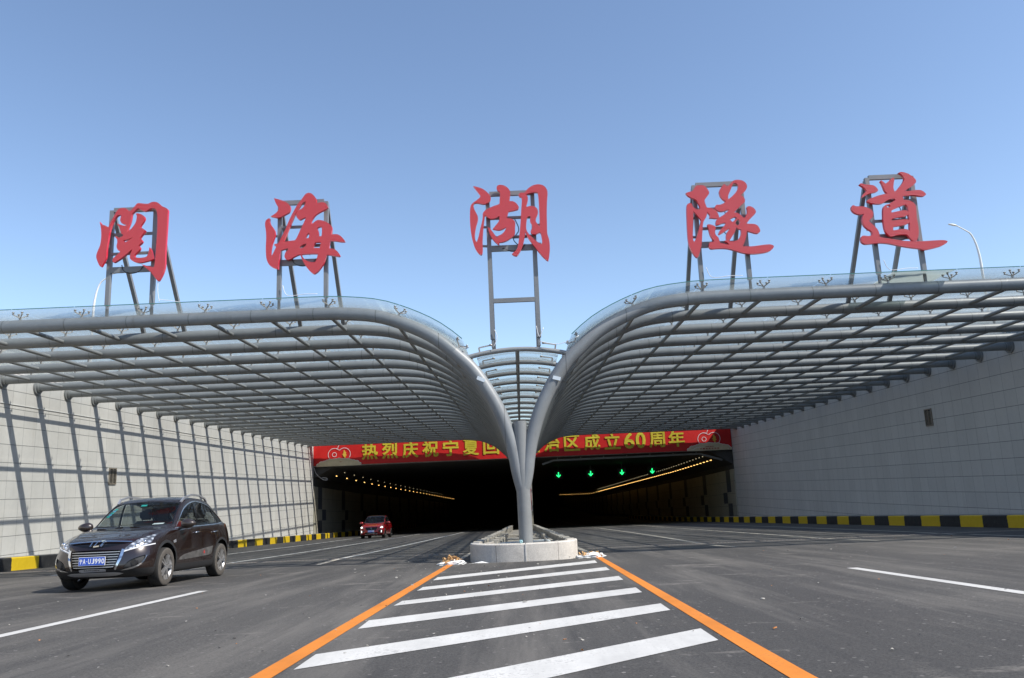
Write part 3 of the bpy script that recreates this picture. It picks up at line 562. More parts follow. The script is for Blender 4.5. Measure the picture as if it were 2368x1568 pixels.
grille(wall_r, WR, 36.6, 3.0, -1, 0.62, 0.80)
bm = bmesh.new(); tube(bm, [(WL+0.017, -20, 4.78), (WL+0.017, 70.5, 4.72)], 0.015, 8); obj('conduit', bm, mat_plain('pale_conduit', (0.6, 0.6, 0.58), 0.5), wall_l)

# ------------------------------------------------------------------ tunnel
tun = tag(empty('tunnel', (0, PORTAL, road_z(PORTAL))), 'dark road tunnel mouth with two bores and cream panelled walls', 'tunnel')
def tchild(o):
    o.parent = tun; o.matrix_parent_inverse = Matrix.Translation((0, -PORTAL, -road_z(PORTAL))); return o
HB = 3.58      # underside of the portal header
bm = bmesh.new(); box(bm, (WL-0.5, PORTAL+0.02, HB), (WR+0.5, PORTAL+0.6, TOP-0.05)); tchild(obj('portal_header', bm, CONCRETE))
END = 430.0
def ceil_z(y): return road_z(y) + 6.25
for (xa, xb) in ((WL, -0.22), (0.96, WR)):
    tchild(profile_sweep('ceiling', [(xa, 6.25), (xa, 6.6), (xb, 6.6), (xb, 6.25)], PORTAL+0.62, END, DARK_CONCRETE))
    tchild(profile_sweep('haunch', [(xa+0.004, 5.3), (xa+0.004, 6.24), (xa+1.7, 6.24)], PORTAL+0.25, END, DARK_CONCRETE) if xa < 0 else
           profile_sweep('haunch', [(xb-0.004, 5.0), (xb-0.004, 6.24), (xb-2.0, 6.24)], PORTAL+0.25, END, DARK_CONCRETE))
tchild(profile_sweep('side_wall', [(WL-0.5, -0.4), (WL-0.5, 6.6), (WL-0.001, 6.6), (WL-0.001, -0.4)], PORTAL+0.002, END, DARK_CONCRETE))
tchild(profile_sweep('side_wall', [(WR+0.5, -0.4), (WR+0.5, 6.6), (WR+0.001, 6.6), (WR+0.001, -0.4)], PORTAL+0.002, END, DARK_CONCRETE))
tchild(profile_sweep('cladding', [(WL+0.003, KH), (WL+0.003, 4.55), (WL+0.06, 4.55), (WL+0.06, KH)], PORTAL+0.03, END, CLADDING))
tchild(profile_sweep('cladding', [(WR-0.003, KH), (WR-0.003, 4.55), (WR-0.06, 4.55), (WR-0.06, KH)], PORTAL+0.03, END, CLADDING))
tchild(profile_sweep('central_wall', [(-0.20, -0.3), (-0.20, 6.24), (0.94, 6.24), (0.94, -0.3)], PORTAL-1.5, END, mat_concrete('cream_concrete', (0.40, 0.37, 0.29))))
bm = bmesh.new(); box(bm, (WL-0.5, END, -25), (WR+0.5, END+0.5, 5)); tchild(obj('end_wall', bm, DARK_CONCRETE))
# steel frame hung below the header of the far bore
fr = tag(empty('signal_gantry', (10.2, PORTAL+0.75, 3.2)), 'grey box steel gantry bar hung under the banner over four lanes', 'gantry')
pts = [(2.0, 2.98), (3.0, 3.30), (16.3, 3.34), (18.3, 2.72)]
bm = bmesh.new()
for a, b in zip(pts, pts[1:]): bar(bm, (a[0]-10.2, 0, a[1]-3.2), (b[0]-10.2, 0, b[1]-3.2), 0.2, 0.16)
obj('beam', bm, STEEL, fr)
for i in range(7):
    bm = bmesh.new(); x = 3.4+i*2.1
    box(bm, (x-0.04-10.2, -0.06, 0.16), (x+0.04-10.2, 0.06, 0.42)); obj('hanger', bm, STEEL, fr)

# red board and cabinet at the nose of the central wall
rb = tag(empty('notice_board', (0.52, PORTAL-1.62, -1.0)), 'narrow red board fixed to the pale wall end behind the pillar', 'board')
bm = bmesh.new(); box(bm, (-0.42, -0.03, 0.0), (0.34, 0.03, 2.5)); obj('panel', bm, mat_plain('red_board', (0.52, 0.02, 0.02), 0.45), rb)
bm = bmesh.new()
for a, b in (((-0.45, -0.04, -0.04), (0.38, 0.04, -0.003)), ((-0.45, -0.04, 2.503), (0.38, 0.04, 2.54)), ((-0.45, -0.04, -0.003), (-0.423, 0.04, 2.503)), ((0.343, -0.04, -0.003), (0.38, 0.04, 2.503))): box(bm, a, b)
obj('frame', bm, WHITE_METAL, rb)

# ------------------------------------------------------------------ tunnel lamps and lane signals
AMBER = mat_emit('amber_lamp', (1.0, 0.56, 0.15), 2.2)
PALE = mat_emit('pale_lamp', (1.0, 0.84, 0.5), 0.6)
HOUSING = mat_plain('lamp_housing', (0.05, 0.05, 0.05), 0.5)
def lamp_mesh(w, h, em):
    bm = bmesh.new()
    box(bm, (-w/2-0.04, -0.10, 0.0), (w/2+0.04, 0.10, h+0.08), 0)
    box(bm, (-w/2, -0.125, -0.02), (w/2, 0.06, h-0.002), 1)
    me = bpy.data.meshes.new('tunnel_lamp'); bm.to_mesh(me); bm.free(); me.materials.append(HOUSING); me.materials.append(em)
    return me
m_big, m_small, m_left = lamp_mesh(0.15, 0.025, AMBER), lamp_mesh(0.05, 0.025, PALE), lamp_mesh(0.09, 0.05, AMBER)
def lamps(me, x, dz, y0, pitch, n, label, group):
    for i in range(n):
        y = y0+i*pitch
        o = bpy.data.objects.new('tunnel_lamp', me); COL.objects.link(o); o.location = (x, y, road_z(y)+dz)
        tag(o, label, 'lamp', group)
lamps(m_big, 17.3, 5.45, 72.0, 1.4, 78, 'large amber tunnel lamp in the closely spaced row beside the arrows', 'large amber lamps in the arrow bore')
lamps(m_small, 16.75, 5.85, 72.7, 1.4, 74, 'small pale tunnel lamp just above the closely spaced amber row', 'small pale lamps in the arrow bore')
lamps(m_big, 17.3, 5.45, 184.0, 6.5, 28, 'far amber tunnel lamp at the dim end of the closely spaced row', 'far amber lamps in the arrow bore')
lamps(m_left, -17.2, 5.55, 74.0, 4.4, 30, 'amber tunnel lamp in the widely spaced row beyond the red car', 'amber lamps in the red car bore')
lamps(m_small, -16.8, 5.95, 75.6, 4.4, 22, 'small pale tunnel lamp above the widely spaced amber row', 'small pale lamps in the red car bore')
lamps(m_left, 1.22, 5.3, 78.0, 2.0, 24, 'amber tunnel lamp on the dividing wall right behind the pillar', 'amber lamps on the dividing wall')
GREEN = mat_emit('green_signal', (0.02, 1.0, 0.22), 1.6)
for i, x in enumerate((4.05, 7.5, 10.85, 14.1)):
    y = 85.0; rt_ = tag(empty('lane_signal', (x, y, 1.0+1.17)), '%s of four green down arrow signals, counted from the pillar' % ('first', 'second', 'third', 'fourth')[i], 'lane signal', 'green lane arrows')
    bm = bmesh.new(); box(bm, (-0.45, 0.02, -0.45), (0.45, 0.25, 0.45)); obj('housing', bm, HOUSING, rt_)
    bm = bmesh.new()
    slab2d(bm, [[(-0.045, 0.27), (0.045, 0.27), (0.045, -0.12), (0.19, 0.03), (0.235, -0.03), (0.0, -0.27), (-0.235, -0.03), (-0.19, 0.03), (-0.045, -0.12)]],
           lambda a, b: (a, -0.01, b), lambda a, b: (a, 0.018, b), 0, 0)
    obj('arrow', bm, GREEN, rt_)
    bm = bmesh.new(); box(bm, (-0.03, 0.09, 0.453), (0.03, 0.15, ceil_z(y)-2.17)); obj('hanger', bm, STEEL, rt_)

# ------------------------------------------------------------------ red banner
BY = PORTAL-0.12
ban = tag(empty('banner', (0.3, BY, HB)), 'long red cloth banner with yellow lettering across the tunnel mouth', 'banner')
def cloth_y(x, z): return 0.022*math.sin(x*1.1+z*0.5)+0.004*math.sin(x*6.3-z*2.0)+0.002*math.sin(x*15+z*5)
BZ = lambda x: 3.66-0.0012*(x+18)
nx, nz = 260, 12; bm = bmesh.new(); g = []
for j in range(nz+1):
    g.append([bm.verts.new((-18.58+37.63*i/nx-0.3, cloth_y(-18.58+37.63*i/nx, j*0.15), j*2.0/nz+BZ(-18.58+37.63*i/nx)-HB)) for i in range(nx+1)])
for a, b in zip(g, g[1:]):
    for i in range(nx): bm.faces.new((a[i], a[i+1], b[i+1], b[i]))
RED_CLOTH = mat_plain('red_cloth', (0.60, 0.012, 0.010), 0.55, 0, 0.08, 1.5)
YELLOW_INK = mat_plain('yellow_ink', (0.62, 0.52, 0.035), 0.6)
CREAM_INK = mat_plain('cream_ink', (0.60, 0.52, 0.34), 0.65, 0, 0.1, 3)
WHITE_INK = mat_plain('white_ink', (0.75, 0.68, 0.70), 0.6)
DARKRED_INK = mat_plain('dark_red_ink', (0.35, 0.03, 0.02), 0.6)
GOLD_INK = mat_plain('gold_ink', (0.72, 0.48, 0.06), 0.6)
obj('cloth', bm, RED_CLOTH, ban, smooth=True)
def drape(o, lift):
    for v in o.data.vertices: v.co.y = cloth_y(v.co.x+0.3, v.co.z)-lift
def bx_(xd): return (xd-1200.5)*71.0/1822
def embolden(o, r):
    """thick painted strokes: the letter printed over itself in a small circle"""
    bm = bmesh.new(); bm.from_mesh(o.data); src = bm.faces[:]
    for k in range(8):
        d = bmesh.ops.duplicate(bm, geom=src); a = 2*math.pi*k/8
        for v in d['geom']:
            if isinstance(v, bmesh.types.BMVert): v.co += Vector((r*math.cos(a), -0.0012*(k+1), r*0.8*math.sin(a)))
    for v in bm.verts: v.co.y += cloth_y(v.co.x+0.3, v.co.z)+0.06-0.03
    bm.to_mesh(o.data); bm.free()
seq = '热烈庆祝宁夏回族自治区成立'
for i, ch in enumerate(seq):
    xd = 854.5 + 46.72*i
    x = bx_(xd)-0.3
    o = text('lettering', ch, 1.0, (x, -0.06, 0.46+0.72), YELLOW_INK, ban, fit=(1.36, 1.38)); embolden(o, 0.042)
for xd, ch, w in ((1454.0, '6', 0.88), (1480.5, '0', 0.86), (1518.5, '周', 1.42), (1563.5, '年', 1.42)):
    o = text('lettering', ch, 1.0, (bx_(xd)-0.3, -0.06, 0.46+0.70), YELLOW_INK, ban, fit=(w-0.06, 1.36)); embolden(o, 0.052 if ch in '60' else 0.042)
def ring(bm, cx, cz, r, w, a0=0, a1=360, n=48):
    p = []
    for i in range(n+1):
        a = R(a0+(a1-a0)*i/n); p.append(((cx+(r-w/2)*math.cos(a), cz+(r-w/2)*math.sin(a)), (cx+(r+w/2)*math.cos(a), cz+(r+w/2)*math.sin(a))))
    for (a, b), (c, d) in zip(p, p[1:]): bm.faces.new([bm.verts.new((q[0], 0, q[1])) for q in (a, b, d, c)])
for xd in (783.0, 1637.5):
    x = bx_(xd)-0.3
    em = empty('emblem', (x, 0, 0)); em.parent = ban
    def dr(o, lift):
        for v in o.data.vertices: v.co.y = cloth_y(v.co.x+x+0.3, v.co.z)-lift
        return o
    bm = bmesh.new()
    ring(bm, -0.42, 1.02, 0.56, 0.05, 62, 318); ring(bm, 0.47, 1.04, 0.55, 0.05, -138, 140); ring(bm, -0.42, 1.02, 0.19, 0.045)
    bm.faces.new([bm.verts.new((a, 0, b)) for a, b in ((-0.18, 1.50), (-0.13, 1.53), (0.02, 1.86), (-0.04, 1.86))])
    bm.faces.new([bm.verts.new((a, 0, b)) for a, b in ((0.06, 1.37), (0.02, 1.42), (-0.26, 1.60), (-0.26, 1.52))])
    dr(obj('outline', bm, WHITE_INK, em), 0.033)
    def cloudmesh(grow, lift, m, nm):
        bm = bmesh.new()
        loops = [[(-1.98-grow, 0.0), (1.98+grow, 0.0), (1.9+grow, 0.12), (1.2, 0.36), (0.5, 0.50), (-0.5, 0.50), (-1.2, 0.36), (-1.9-grow, 0.12)]]
        for k in range(15):
            t = k/14; cxk = -1.82+3.64*t; czk = 0.13+0.42*math.sin(math.pi*t)**0.7; rk = (0.17, 0.21, 0.15)[k % 3]+grow
            loops.append([(cxk+rk*math.cos(R(15*q)), max(0.0, czk+rk*0.72*math.sin(R(15*q)))) for q in range(24)])
        for k, l in enumerate(loops):
            vs = [bm.verts.new((a, -0.0004*k, b)) for a, b in l]; bm.faces.new(vs)
        for v in bm.verts: v.co.y += cloth_y(v.co.x+x+0.3, v.co.z)-lift
        obj(nm, bm, m, em)
    cloudmesh(0.05, 0.036, WHITE_INK, 'cloud_edge'); cloudmesh(0.0, 0.046, CREAM_INK, 'cloud')
    bm = bmesh.new()
    fill2d(bm, [[(0.42, 1.38), (0.52, 1.40), (0.55, 1.25), (0.66, 1.18), (0.60, 1.05), (0.70, 0.95), (0.58, 0.85), (0.60, 0.70), (0.48, 0.66), (0.44, 0.82), (0.34, 0.86), (0.38, 0.98), (0.28, 1.03), (0.38, 1.10)]], lambda a, b: (a, 0, b))
    dr(obj('map_shape', bm, GOLD_INK, em), 0.036)
    dr(text('lettering', '1958-2018', 0.2, (0, 0, 0.34), DARKRED_INK, em, fit=(0.72, 0.11), offset=0.006), 0.058)
    dr(text('lettering', '宁 夏 回 族 自 治 区', 0.2, (0, 0, 0.16), DARKRED_INK, em, fit=(1.75, 0.14), offset=0.006), 0.058)
# loose cable drooping at the sunlit corner of the portal
bm = bmesh.new(); tube(bm, crom([(WL+0.1, PORTAL-0.15, 3.5), (WL+0.22, PORTAL-0.2, 3.1), (WL+0.5, PORTAL-0.25, 2.75), (WL+0.95, PORTAL-0.2, 2.42), (WL+1.25, PORTAL-0.15, 2.40), (WL+1.2, PORTAL-0.1, 2.55), (WL+0.8, PORTAL-0.1, 2.6)], 6), 0.022, 6)
tag(obj('hanging_cable', bm, mat_plain('pale_cable', (0.5, 0.5, 0.5), 0.6)), 'loose pale cable looping down from the banner corner beside the sunlit wall', 'cable')
# ------------------------------------------------------------------ glass canopy on tree pillars
CY, PITCH, NT_, CX = 19.6, 2.06, 25, 0.05
HALF = [(0.0, 0.90), (0.05, 1.10), (0.115, 1.40), (0.17, 1.74), (0.30, 2.28), (0.58, 3.02), (1.05, 3.82), (1.50, 4.31), (2.25, 4.91), (3.38, 5.40), (4.40, 5.55), (5.2, 5.575), (6.4, 5.58)]
PROF = [Vector((p[0], 0, p[1])) for p in crom([(a, b, 0) for a, b in HALF], 5) for p in [(p.x, p.y)]]
PROF = [Vector((p.x, p.y)) for p in crom([(a, b, 0) for a, b in HALF], 5)]
def zdrop(y): return -0.0025*(y-CY)
def prof_at(x):
    for a, b in zip(PROF, PROF[1:]):
        if a.x <= x <= b.x and b.x > a.x:
            t = (x-a.x)/(b.x-a.x); return a.y+(b.y-a.y)*t
    return PROF[-1].y
def prof_n(x):
    e = 0.02; dz = prof_at(x+e)-prof_at(max(0.11, x-e)); return Vector((-dz, 2*e)).normalized()
canopy = tag(empty('canopy', (CX, CY, road_z(CY))), 'wide curved glass canopy on grey steel tubes and a forked pillar', 'canopy')
def cchild(o): o.parent = canopy; o.matrix_parent_inverse = Matrix.Translation((-CX, -CY, -road_z(CY))); return o
for k in range(NT_):
    y = CY+k*PITCH; dz = zdrop(y)
    for s, wx in ((-1, WL), (1, WR)):
        bm = bmesh.new()
        p = [(CX+s*a.x, y, a.y+dz) for a in PROF]+[(CX+s*7.5, y, 5.58+dz), (wx-s*0.02, y, 5.58+dz)]
        tube(bm, p, 0.168 if k == 0 else 0.155, 16)
        cchild(obj('canopy_tube', bm, CANOPY_STEEL, smooth=True, sharp=50))
        bm = bmesh.new(); tube(bm, [(wx-s*0.002, y, 5.58+dz), (wx-s*0.07, y, 5.58+dz)], 0.27, 20); tube(bm, [(wx-s*0.071, y, 5.58+dz), (wx-s*0.16, y, 5.58+dz)], 0.19, 16)
        cchild(obj('wall_flange', bm, STEEL, smooth=True, sharp=40))
    bm = bmesh.new(); r = 0.17
    tube(bm, [(CX+0.02, y, road_z(y)-0.1), (CX, y, 1.2), (CX-0.02, y, 2.60)], r, 24)
    cchild(obj('pillar', bm, STEEL, smooth=True, sharp=40))
    a0, ca, sag = 1.42, 4.235+dz, 0.20
    rr = (a0*a0+sag*sag)/(2*sag); am = math.asin(a0/rr)
    bm = bmesh.new(); tube(bm, [(CX+rr*math.sin(am*t/8), y, ca+sag-rr+rr*math.cos(am*t/8)) for t in range(-8, 9)], 0.062, 10); cchild(obj('vault_rib', bm, STEEL, smooth=True, sharp=50))
YEND = CY+(NT_-1)*PITCH
FLATX = {s: [] for s in (-1, 1)}
for s, wx in ((-1, WL), (1, WR)):
    x = 4.82
    while x < abs(wx)-0.8: FLATX[s].append(x); x += 1.6
    FLATX[s] = [1.62, 3.08]+FLATX[s]
    for x in FLATX[s]:
        bm = bmesh.new(); z = prof_at(min(x, 6.3))-0.03
        tube(bm, [(CX+s*x, CY, z), (CX+s*x, YEND, z+zdrop(YEND))], 0.056, 10); cchild(obj('purlin', bm, STEEL, smooth=True, sharp=50))
bm = bmesh.new(); tube(bm, [(CX, CY, 4.435), (CX, YEND, 4.435+zdrop(YEND))], 0.055, 10); cchild(obj('ridge_tube', bm, STEEL, smooth=True, sharp=50))
# glass
GOFF = 0.36
def gpt(s, x, y, off=GOFF):
    xx = min(x, 6.3) if x > 6.3 else x
    n = prof_n(xx) if x < 6.3 else Vector((0, 1)); z = prof_at(xx)
    return Vector((CX+s*(x+n.x*off), y, z+n.y*off+zdrop(y)))
def pane(bm, s, xa, xb, ya, yb, th_=0.022):
    n = 6 if xa < 6 else 1
    def row(off): return [[bm.verts.new(gpt(s, xa+(xb-xa)*i/n, y, off)) for i in range(n+1)] for y in (ya, yb)]
    lo, hi = row(GOFF), row(GOFF+th_)
    for i in range(n):
        for g in (lo, hi): bm.faces.new((g[0][i], g[0][i+1], g[1][i+1], g[1][i])).smooth = True
        if ya < CY: bm.faces.new((lo[0][i], lo[0][i+1], hi[0][i+1], hi[0][i])).material_index = 1
def rows():
    out = []
    for k in range(NT_-1):
        ya = CY-0.36 if k == 0 else CY+k*PITCH+0.006
        out.append((ya, CY+(k+1)*PITCH-0.006))
    return out
rest = bmesh.new(); npane = 0
for k, (ya, yb) in enumerate(rows()):
    for s, wx in ((-1, WL), (1, WR)):
        xs = [1.62, 3.08]+FLATX[s][2:]+[abs(wx)-0.02]
        for i, (xa, xb) in enumerate(zip(xs, xs[1:])):
            if k < 5 and npane < 100:
                bm = bmesh.new(); pane(bm, s, xa+0.007, xb-0.007, ya, yb)
                ck = (k == 0 and s == 1 and i == 5)
                o = cchild(obj('glass_panel', bm, [CRACKED if ck else GLASS, GLASS_EDGE])); npane += 1
                if ck: o['label'] = 'crazed whitish cracked glass panel'
            else: pane(rest, s, xa+0.007, xb-0.007, ya, yb)
o = cchild(obj('glass_roofing', rest, GLASS)); o['kind'] = 'stuff'
bm = bmesh.new()
for k, (ya, yb) in enumerate(rows()):
    if k == 0: ya = CY+PITCH-0.45
    vs = []
    for y in (ya, yb):
        row = []
        for off in (0.24, 0.262):
            for i in range(9):
                t = -1+i/4; x = t*1.12
                row.append(bm.verts.new((CX+x, y, 4.435+off-0.16*t*t+zdrop(y))))
        vs.append(row)
    for i in range(8):
        for b in (0, 9): bm.faces.new((vs[0][b+i], vs[0][b+i+1], vs[1][b+i+1], vs[1][b+i])).smooth = True
        for q in (0, 1): bm.faces.new((vs[q][i], vs[q][i+1], vs[q][9+i+1], vs[q][9+i]))
    for e in (0, 8): bm.faces.new((vs[0][e], vs[1][e], vs[1][9+e], vs[0][9+e]))
cchild(obj('vault_glass', bm, GLASS))
# opaque flashing in front of the tunnel header
for s, wx in ((-1, WL), (1, WR)):
    bm = bmesh.new(); xs = [1.2+0.2*i for i in range(27)]+[abs(wx)-0.03]
    g = [[[bm.verts.new(gpt(s, x, y, off)) for x in xs] for off in (GOFF-0.05, GOFF-0.02)] for y in (YEND+0.25, YEND+1.25)]
    for a in range(len(xs)-1):
        for off in (0, 1): bm.faces.new((g[0][off][a], g[0][off][a+1], g[1][off][a+1], g[1][off][a]))
        for q in (0, 1): bm.faces.new((g[q][0][a], g[q][0][a+1], g[q][1][a+1], g[q][1][a]))
    cchild(obj('end_flashing', bm, STEEL))
# spider fittings that carry the glass
def spider(bm, s, x, y, arms=((-1, -1), (1, -1), (-1, 1), (1, 1)), front=False):
    b = gpt(s, x, y, 0.10); h = gpt(s, x, y, 0.22)
    bar(bm, b, h, 0.045)
    for i, j in arms:
        e = gpt(s, x+i*0.115, y+j*0.115, 0.30); bar(bm, h, e, 0.021)
        tube(bm, [gpt(s, x+i*0.115, y+j*0.115, 0.295), gpt(s, x+i*0.115, y+j*0.115, 0.315)], 0.025, 6)
        tube(bm, [gpt(s, x+i*0.115, y+j*0.115, 0.335), gpt(s, x+i*0.115, y+j*0.115, 0.357)], 0.032, 8)
        bar(bm, gpt(s, x+i*0.115, y+j*0.115, 0.29), gpt(s, x+i*0.115, y+j*0.115, 0.356), 0.018)
rest = bmesh.new(); nsp = 0
for k in range(NT_):
    for s in (-1, 1):
        for x in FLATX[s]:
            if nsp < 99:
                bm = bmesh.new(); spider(bm, s, x, CY+k*PITCH); cchild(obj('spider_fitting', bm, STAINLESS)); nsp += 1
            else: spider(rest, s, x, CY+k*PITCH)
o = cchild(obj('spider_fittings', rest, STAINLESS)); o['kind'] = 'stuff'
for k in range(9):
    for s in (-1, 1):
        bm = bmesh.new(); y = CY+k*PITCH; x = CX+s*0.95; z = 4.34+zdrop(y)
        bar(bm, (x, y, z), (x+s*0.03, y-0.02, z+0.17), 0.04); bar(bm, (x+s*0.03, y-0.02, z+0.17), (x-s*0.28, y-0.05, z+0.22), 0.032)
        tube(bm, [(x-s*0.28, y-0.05, z+0.2), (x-s*0.28, y-0.05, z+0.245)], 0.04, 8)
        cchild(obj('glass_bracket', bm, STAINLESS))
for s, zz, sz in ((-1, 2.72, 0.10), (1, 2.83, 0.12)):     # paper tags taped to the two branches
    bm = bmesh.new(); xx = 0.95 if s > 0 else 0.94
    z = prof_at(xx); n = prof_n(xx)
    bar(bm, (CX+s*(xx-0.09), CY-0.176, z-0.02), (CX+s*(xx+0.10), CY-0.172, z-0.07 if s > 0 else z+0.07), 0.02, 0.09, upv=(0, 0, 1))
    cchild(obj('paper_tag', bm, mat_plain('paper_tag', (0.62, 0.68, 0.72), 0.6)))

# ------------------------------------------------------------------ rooftop characters
SIGNS = [('a', -10.52, -9.36, 'red rooftop character 閲 in front of the white curved street lamp', None),
         ('b', -6.06, -4.84, 'red rooftop character 海 at the start of the canopy curve', None),
         ('c', -0.57, 0.62, 'red rooftop character 湖 on tall posts above the forked pillar', None),
         ('d', 4.89, 6.13, 'red rooftop character 隧 with a long sweeping foot stroke', None),
         ('e', 9.46, 10.63, 'red rooftop character 道 above the cracked glass panel', None)]
def sign(key, xa, xb, label):
    outs, hols = GLYPHS[key]
    mid = key == 'c'
    base = 4.5 if mid else 5.74
    cx = (xa+xb)/2; yb_ = CY
    root = tag(empty('rooftop_sign', (cx, yb_, base)), label, 'sign character', 'red rooftop characters')
    def L(x, y, z): return (x-cx, y-yb_, z-base)
    bm = bmesh.new(); yf, yk = 19.40, 19.485
    for o_ in outs:
        hs = []
        def inside(p, poly):
            c = False; n = len(poly)
            for i in range(n):
                (x1, y1), (x2, y2) = poly[i], poly[i-1]
                if (y1 > p[1]) != (y2 > p[1]) and p[0] < (x2-x1)*(p[1]-y1)/(y2-y1)+x1: c = not c
            return c
        for h in hols:
            hc = (sum(p[0] for p in h)/len(h), sum(p[1] for p in h)/len(h))
            if inside(h[0], o_): hs.append(h)
        loops = [[(p.x, p.y) for p in smooth_outline(l, 3)] for l in [o_]+hs]
        slab2d(bm, loops, lambda a, b: L(a, yf, b), lambda a, b: L(a, yk, b), 0, 1)
    bmesh.ops.remove_doubles(bm, verts=bm.verts, dist=0.0005)
    obj('character', bm, [LED_RED, SIGN_SIDE], root)
    zt = 8.62
    z0 = {'a': 6.02, 'c': 4.72}.get(key, 6.0)
    for x in (xa, xb):
        bm = bmesh.new(); bar(bm, L(x, yb_, z0), L(x, yb_, zt), 0.105, 0.105, (0, 1, 0)); obj('post', bm, STEEL_DARK, root)
        bm = bmesh.new(); bar(bm, L(x, yb_, 4.5 if mid else 5.70), L(x, yb_, z0+0.02), 0.06); obj('stub', bm, STEEL_DARK, root)
        bm = bmesh.new(); bar(bm, L(x+0.0, yb_+0.06, zt-0.06), L(x, yb_+PITCH*(0.5 if mid else 1), 4.62 if mid else 5.66), 0.10, 0.09); obj('brace', bm, STEEL_DARK, root)
    rails = [(zt+0.005, 0.12), (7.95, 0.06), (7.42, 0.06), (6.98 if not mid else 7.12, 0.15)]
    if mid: rails.append((5.72, 0.11))
    for z, h in rails:
        bm = bmesh.new(); bar(bm, L(xa+0.055, yb_-0.01, z), L(xb-0.055, yb_-0.01, z), 0.08, h, (0, 0, 1)); obj('crossbar', bm, STEEL_DARK, root)
    for z in (7.72, 7.2):
        for sg, x in ((-1, xa), (1, xb)) if key in 'abc' else ((-1, xa),):
            bm = bmesh.new(); bar(bm, L(x+sg*0.055, yb_, z), L(x+sg*0.17, yb_-0.03, z), 0.05, 0.05); obj('bracket', bm, STEEL_DARK, root)
    bm = bmesh.new(); cz = 0.15 if mid else 0.0
    tube(bm, [L(*p) for p in crom([(xa+0.35, 19.54, 7.1), (xa+0.4, 19.56, 6.95+cz), (cx, 19.56, 6.87+cz), (xb-0.35, 19.56, 6.92+cz), (xb-0.25, 19.54, 7.05+cz)], 5)], 0.014, 6)
    tube(bm, [L(*p) for p in crom([(cx+0.1, 19.54, 7.9), (cx+0.2, 19.56, 7.6), (cx+0.05, 19.56, 7.35), (cx+0.2, 19.54, 7.15)], 5)], 0.012, 6)
    obj('cable', bm, BLACK_RUBBER, root)
    bm = bmesh.new()
    if mid: w = [[(xa+0.06, 19.5, 4.95), (xa+0.12, 19.5, 4.75), (xa+0.02, 19.5, 4.5)], [(xb-0.06, 19.5, 5.0), (xb, 19.5, 4.72), (xb+0.12, 19.5, 4.95)], [(xb, 19.5, 4.6), (xb+0.5, 19.45, 4.5), (xb+1.0, 19.4, 4.68)]]
    else: w = [[(xb+0.2, 19.45, 6.65), (xb+0.2, 19.47, 6.3), (xb+0.24, 19.5, 6.05)], [(xb+0.22, 19.5, 6.12), (xb+0.5, 19.5, 6.08), (xb+0.8, 19.5, 6.02)]] if key == 'a' else [[(xa+0.12, 19.5, 6.35), (xa+0.25, 19.5, 6.08), (xa+0.7, 19.5, 6.10), (xb-0.2, 19.5, 6.09)]]
    for q in w: tube(bm, [L(*p) for p in crom(q, 4)], 0.008, 5)
    obj('white_wire', bm, WHITE_WIRE, root)
for s_ in SIGNS: sign(*s_[:4])

# ------------------------------------------------------------------ street lamps
def street_lamp(x, y, ztop, dirx, label):
    root = tag(empty('street_lamp', (x, y, TOP-0.12)), label, 'street lamp', 'white curved street lamps')
    h = ztop-TOP+0.12
    bm = bmesh.new()
    pts = [(0, 0, 0), (0, 0, h*0.5), (0, 0, h-3.4)]+[(dirx*0.75*(1-math.cos(a)), 0, h-3.4+2.7*math.sin(a)) for a in (R(12*i) for i in range(1, 8))]+[(dirx*1.45, 0, h-0.2)]
    n = len(pts); tube(bm, pts, 0.08, 10, radii=[0.11-0.07*i/(n-1) for i in range(n)])
    obj('pole', bm, WHITE_METAL, root, smooth=True, sharp=50)
    bm = bmesh.new()
    tube(bm, [(dirx*1.38, 0, h-0.22), (dirx*1.5, 0, h-0.17), (dirx*1.75, 0, h-0.08), (dirx*2.05, 0, h+0.02), (dirx*2.10, 0, h+0.03)], 0.1, 10, radii=[0.04, 0.08, 0.11, 0.08, 0.03])
    for v in bm.verts: v.co.z = h-0.24+(v.co.z-(h-0.24))*0.75
    obj('lamp_head', bm, WHITE_METAL, root, smooth=True)
street_lamp(-33.3, 60, 19.35, 1, 'white curved street lamp rising behind the canopy near the character 閲')
street_lamp(37.1, 60, 20.3, -1, 'white curved street lamp rising beyond the canopy near the character 道')

